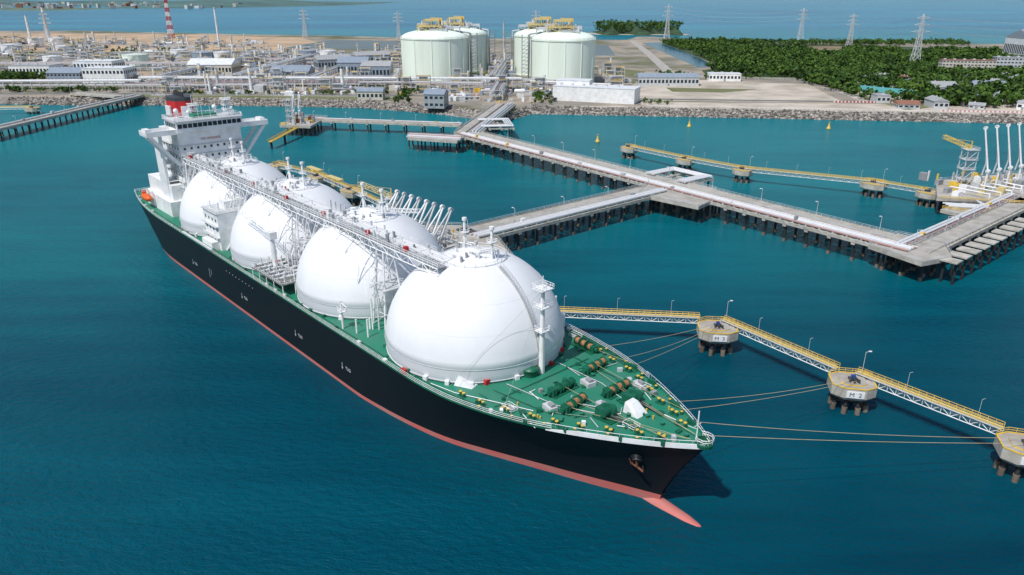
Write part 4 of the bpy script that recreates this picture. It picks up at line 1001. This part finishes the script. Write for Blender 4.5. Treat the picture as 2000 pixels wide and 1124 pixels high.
for side in (1,-1):
    b=MB(True);n=14;vs=[];cx,cy,cz=30,side*21.3,19.2
    K=[(-4.4,.1),(-4.1,.8),(-3,1.35),(-1,1.55),(1,1.55),(3,1.35),(4.1,.8),(4.4,.1)]
    for x,r in K:
        for i in range(n): a=2*math.pi*i/n;vs.append((cx+x,cy+r*math.cos(a),cz+r*.95*math.sin(a)))
    b.add(vs,[(j*n+i,j*n+(i+1)%n,(j+1)*n+(i+1)%n,(j+1)*n+i) for j in range(len(K)-1) for i in range(n)],ORANGE,True)
    b.box(cx-3.4,cx-1.6,cy-.8,cy+.8,cz+1.2,cz+2,ORANGE)
    for x in (-3.3,3.3): b.bar((cx+x,side*19.4,16),(cx+x,side*19.4,22),.35,.35,WHITE);b.bar((cx+x,side*19.4,22),(cx+x,side*22,21.6),.3,.3,WHITE)
    b.build('lifeboat',ship)
text('no_smoking_text','NO SMOKING',1.25,mat('sign_red_text',(.4,.07,.06),.6),(54.66,0,44.6),(math.pi/2,0,math.pi/2),ship)
b=MB(True);fx,fy=244,-1
b.beam((fx,fy,15.2),(fx,fy,37),.75,WHITE,14,r2=.42);b.beam((fx,fy,37),(fx,fy,39.5),.12,WHITE,5)
for z,w_ in ((26,1.3),(32,1.6),(36.4,1.8)):
    b.obox(fx,fy,z,w_*2,w_*2,.15,0,WHITE);b.rail([(fx-w_,fy-w_,z+.1),(fx+w_,fy-w_,z+.1),(fx+w_,fy+w_,z+.1),(fx-w_,fy+w_,z+.1),(fx-w_,fy-w_,z+.1)],WHITE,1.1,.06,1)
b.beam((fx+.8,fy,15.2),(fx+.6,fy,36),.06,LGREY,4);b.beam((fx+.8,fy+.4,15.2),(fx+.6,fy+.4,36),.06,LGREY,4)
b.beam((fx,fy,36),(252,18,16),.03,GREY,4);b.beam((fx,fy,36),(236,20,16),.03,GREY,4)
b.build('foremast',ship)
b=MB(True)
def fz(s): return zD(s)
def winch(x,y,rz=0,rope=True):
    z=fz(x);c,s_=math.cos(rz),math.sin(rz);d=Vector((c,s_,0));P0=Vector((x,y,z+1.2))
    b.obox(x,y,z,8,3,.25,rz,GREEN2)
    for k,(o,l) in enumerate(((-3.0,1.6),(-.8,1.6),(1.6,1.6))):
        a=P0+d*o;b.beam(a,a+d*l,.8,RUSTR if rope else GREEN2,12)
        for e_ in (0,l): b.beam(a+d*e_,a+d*(e_+.12),1.15,GREEN2,14)
    b.beam(P0-d*4,P0+d*4.2,.2,GREEN2,8);b.beam(P0+d*3.9,P0+d*4.7,.5,GREEN2,10)
    b.obox(x+d.x*3.4,y+d.y*3.4,z,1.2,1.8,2,rz,GREEN2)
RUSTR=mat('rope_on_drum',(.34,.16,.07),.8,var=.4,scale=2)
winch(261,5.5,1.45);winch(263,-6,1.6);winch(242,-18,.1);winch(252,-11,1.5);winch(254,2,1.55,False)
for y in (-4.2,4.2):
    x=269;z=fz(x);b.obox(x,y,z,5,4,.4,0,GREEN2);b.beam((x,y-1.8,z+1.7),(x,y+1.8,z+1.7),.9,GREEN2,14);b.beam((x,y-.5,z+1.7),(x,y+.1,z+1.7),1.6,GREEN2,16)
    b.obox(x-1.5,y,z,1.5,3,2.2,0,GREEN2);b.beam((x+1,y,z+1),(x+7,y*1.0,fz(x+7)+.25),.28,DARK,6);b.cyl(x+7,y,fz(x+7),fz(x+7)+.6,.8,GREEN2,10)
for (x,y,l,w_) in ((258,10,3,2),(266,2,4,1.4),(256,-4,3,2.4),(265,-11,3,1.5)): b.obox(x,y,fz(x),l,w_,1.1,.2,LGREY);b.obox(x+.4,y,fz(x)+1.1,l*.5,w_*.5,.6,.2,GREY)
def boll(x,y):
    z=fz(x)
    for o in (-.55,.55): b.cyl(x+o,y,z,z+.95,.33,GREEN2,8);b.cyl(x+o,y,z+.95,z+1.1,.38,YELLOW,8)
    b.obox(x,y,z,2.2,1,.12,0,GREEN2)
for side in (1,-1):
    for s in (240,246,252,258,263,268,273,278,282): boll(s,side*max(1.0,hbD(s)-2.6-R_(0,1)))
    for s in (247,255,262,268,274,279): 
        y=side*max(1,hbD(s)-1);b.cyl(s,y,fz(s),fz(s)+.7,.35,GREEN2,8);b.cyl(s,y,fz(s)+.7,fz(s)+.8,.3,YELLOW,8)
for i in range(110):
    s=R_(236,285);h_=hbD(s)-2.5
    if h_<1: continue
    y=R_(-h_,h_)
    if math.hypot(s-220.6,y)<24.5: continue
    k=random.random();z=fz(s)
    if k<.14: b.cyl(s,y,z,z+R_(.4,.8),.2,YELLOW,7)
    elif k<.5: b.cyl(s,y,z,z+.5,.4,GREEN2,8);b.cyl(s,y,z+.5,z+.65,.5,GREEN,8)
    elif k<.72: b.beam((s,y,z+.25),(s+R_(-6,6),y+R_(-3,3),z+.25),.1,random.choice([GREEN2,LGREY,WHITE]),5)
    else: b.obox(s,y,z,R_(.4,1.4),R_(.4,1.4),R_(.3,1.1),R_(0,1),random.choice([GREEN2,GREEN2,GREY,LGREY,WHITE]))
for y in (-12,-7,9,13): b.path([(243,y,fz(243)+.3),(258,y*.9,fz(258)+.3),(266,y*.55,fz(266)+.3)],.1,LGREY if y in (-7,9) else GREEN2,5)
b.path([(247,-14,fz(247)+.25),(247,14,fz(247)+.25)],.1,GREEN2,5)
b.path([(231,21.5,15.3),(238,20,15.3),(246,17,15.7),(256,13,16)],.1,WHITE,5)
for (x,y) in ((266,-11),(275,4),(252,16),(236,-21)):
    z=fz(x);b.rail([(x-1.5,y-1,z),(x+1.5,y-1,z),(x+1.5,y+1,z),(x-1.5,y+1,z),(x-1.5,y-1,z)],WHITE,1.1,.06,1.5,2);b.obox(x,y,z,2,1.4,.4,0,GREY)
b.rev(243,1.6,[(1.9,15),(1.9,16.6),(2.1,16.7),(2.1,17),(.05,17.3)],GREEN2,18)
z=fz(272);b.add([(269.8,-3.0,z),(273.8,-3.0,z),(273.8,.4,z),(269.8,.4,z),(269.9,-2.6,z+2.3),(271.4,-2.3,z+2.4),(271.4,-.3,z+2.4),(269.9,0,z+2.3)],[(0,1,5,4),(1,2,6,5),(2,3,7,6),(3,0,4,7),(4,5,6,7)],WHITE)
z=15.05;b.add([(233.5,14.5,z),(238,13,z),(239,16,z),(235,18,z),(234.2,15,z+2.6),(235.5,17,z+2.4)],[(0,1,4),(1,2,5,4),(2,3,5),(3,0,4,5)],WHITE)
b.box(226,230,-23.2,-20,15,19,WHITE);b.beam((228,-21.5,19),(228,-21.5,24),.3,WHITE,8)
for y in (12,-12): b.box(238.5,240.0,y-.6,y+.6,15,16.3,RED)
b.box(222,223.6,22.8,23.5,15,16.4,RED)
for side in (1,-1):
    for s in (258,266,276,283): b.obox(s,side*(hbD(s)-.6),fz(s)+.1,2.2,.8,.9,0,GREEN2)
b.build('foredeck_machinery',ship)
b=MB(True)
def line(p,q,sag,r=.06,n=12,m=ROPE):
    p=Vector(p);q=Vector(q);pr=p
    for i in range(1,n+1):
        u=i/n;x=p.lerp(q,u);x.z-=sag*4*u*(1-u);b.beam(pr,x,r,m,4,caps=False);pr=x
def L2(x,y):
    rx,ry=x+156.5,y-332.5;return (rx*DX+ry*DY, rx*DY-ry*DX)
def loc(x,y,z): s_,t_=L2(x,y);return (s_,t_,z)
for a,t_,sg in (((287.5,-2,18.8),(109.5,132,8.6),.5),((284,-5,18.9),(109.5,134,8.6),.9)): line(a,loc(*t_),sg)
for a,t_,sg in (((279,-8.4,18),(85.5,159,8.6),.6),((276,-10,18),(84.5,160,8.6),1.0),((258,-18.3,16.8),(59.5,191,8.6),.6),((254,-19.6,16.6),(59,191.5,8.6),1.0),((246,-21.6,16),(58,192,8.6),.6)): line(a,loc(*t_),sg)
for a in ((263,-6),(261,5.5),(254,-9),(261,8)): line((a[0],a[1],fz(a[0])+1.2),(287,-1 if a[1]<0 else 1,19),.3,.05)
line((252,-11,17),(279,-8,18.2),.2,.05);line((242,-18,16.2),(258,-18,17),.2,.05);line((254,2,17),(284,4,18.8),.2,.05)
for s_ in (6,10): line((s_,-19,16),loc(-134,412,8.6) if s_==6 else loc(-104,383,8.6),1.2)
b.build('mooring_lines',ship)
b=MB(True)
u=.972;w0=.66;s_,h_=hull_pt(u,w0);z=zat(u,w0)
for sd in (1,-1):
    b.beam((s_-.8,sd*(h_-.8),z+1.6),(s_+.3,sd*(h_+.6),z+.2),1.3,HULL,14);b.beam((s_+.28,sd*(h_+.57),z+.22),(s_+.36,sd*(h_+.67),z+.1),1.0,DARK,14)
    b.beam((s_+.2,sd*(h_+.7),z+.3),(s_+.4,sd*(h_+.3),z-1.7),.22,RUST,6);b.beam((s_-1.2,sd*(h_+.0),z-1.6),(s_+1.9,sd*(h_+.3),z-1.9),.26,RUST,6)
    for o in (-1.2,1.8): b.beam((s_+o,sd*(h_+.2),z-1.7),(s_+o*1.15,sd*(h_+.8),z-.3),.22,RUST,6,r2=.08)
b.build('anchor',ship)
for s in (88,132,170,197):
    text('tug_mark','TUG',1.3,LGREY,(s,-24.06,6),(math.pi/2,0,0),ship)
    b=MB(True);b.box(s-3.15,s-2.95,24.02,24.06,5.6,7.0,LGREY);b.add([(s-3.5,24.06,5.7),(s-2.6,24.06,5.7),(s-3.05,24.06,5.0)],[(0,1,2)],LGREY);b.build('tug_arrow',ship)
for i in range(9):
    b=MB(True);b.box(118+i*2.6,118.35+i*2.6,24.02,24.07,11.6,11.85,LGREY);b.build('hull_mark',ship)
b=MB(True);b.box(101,101.4,24.02,24.06,4.6,8,GREY);b.box(103,103.3,24.02,24.06,6,8,GREY);b.build('pilot_mark',ship)
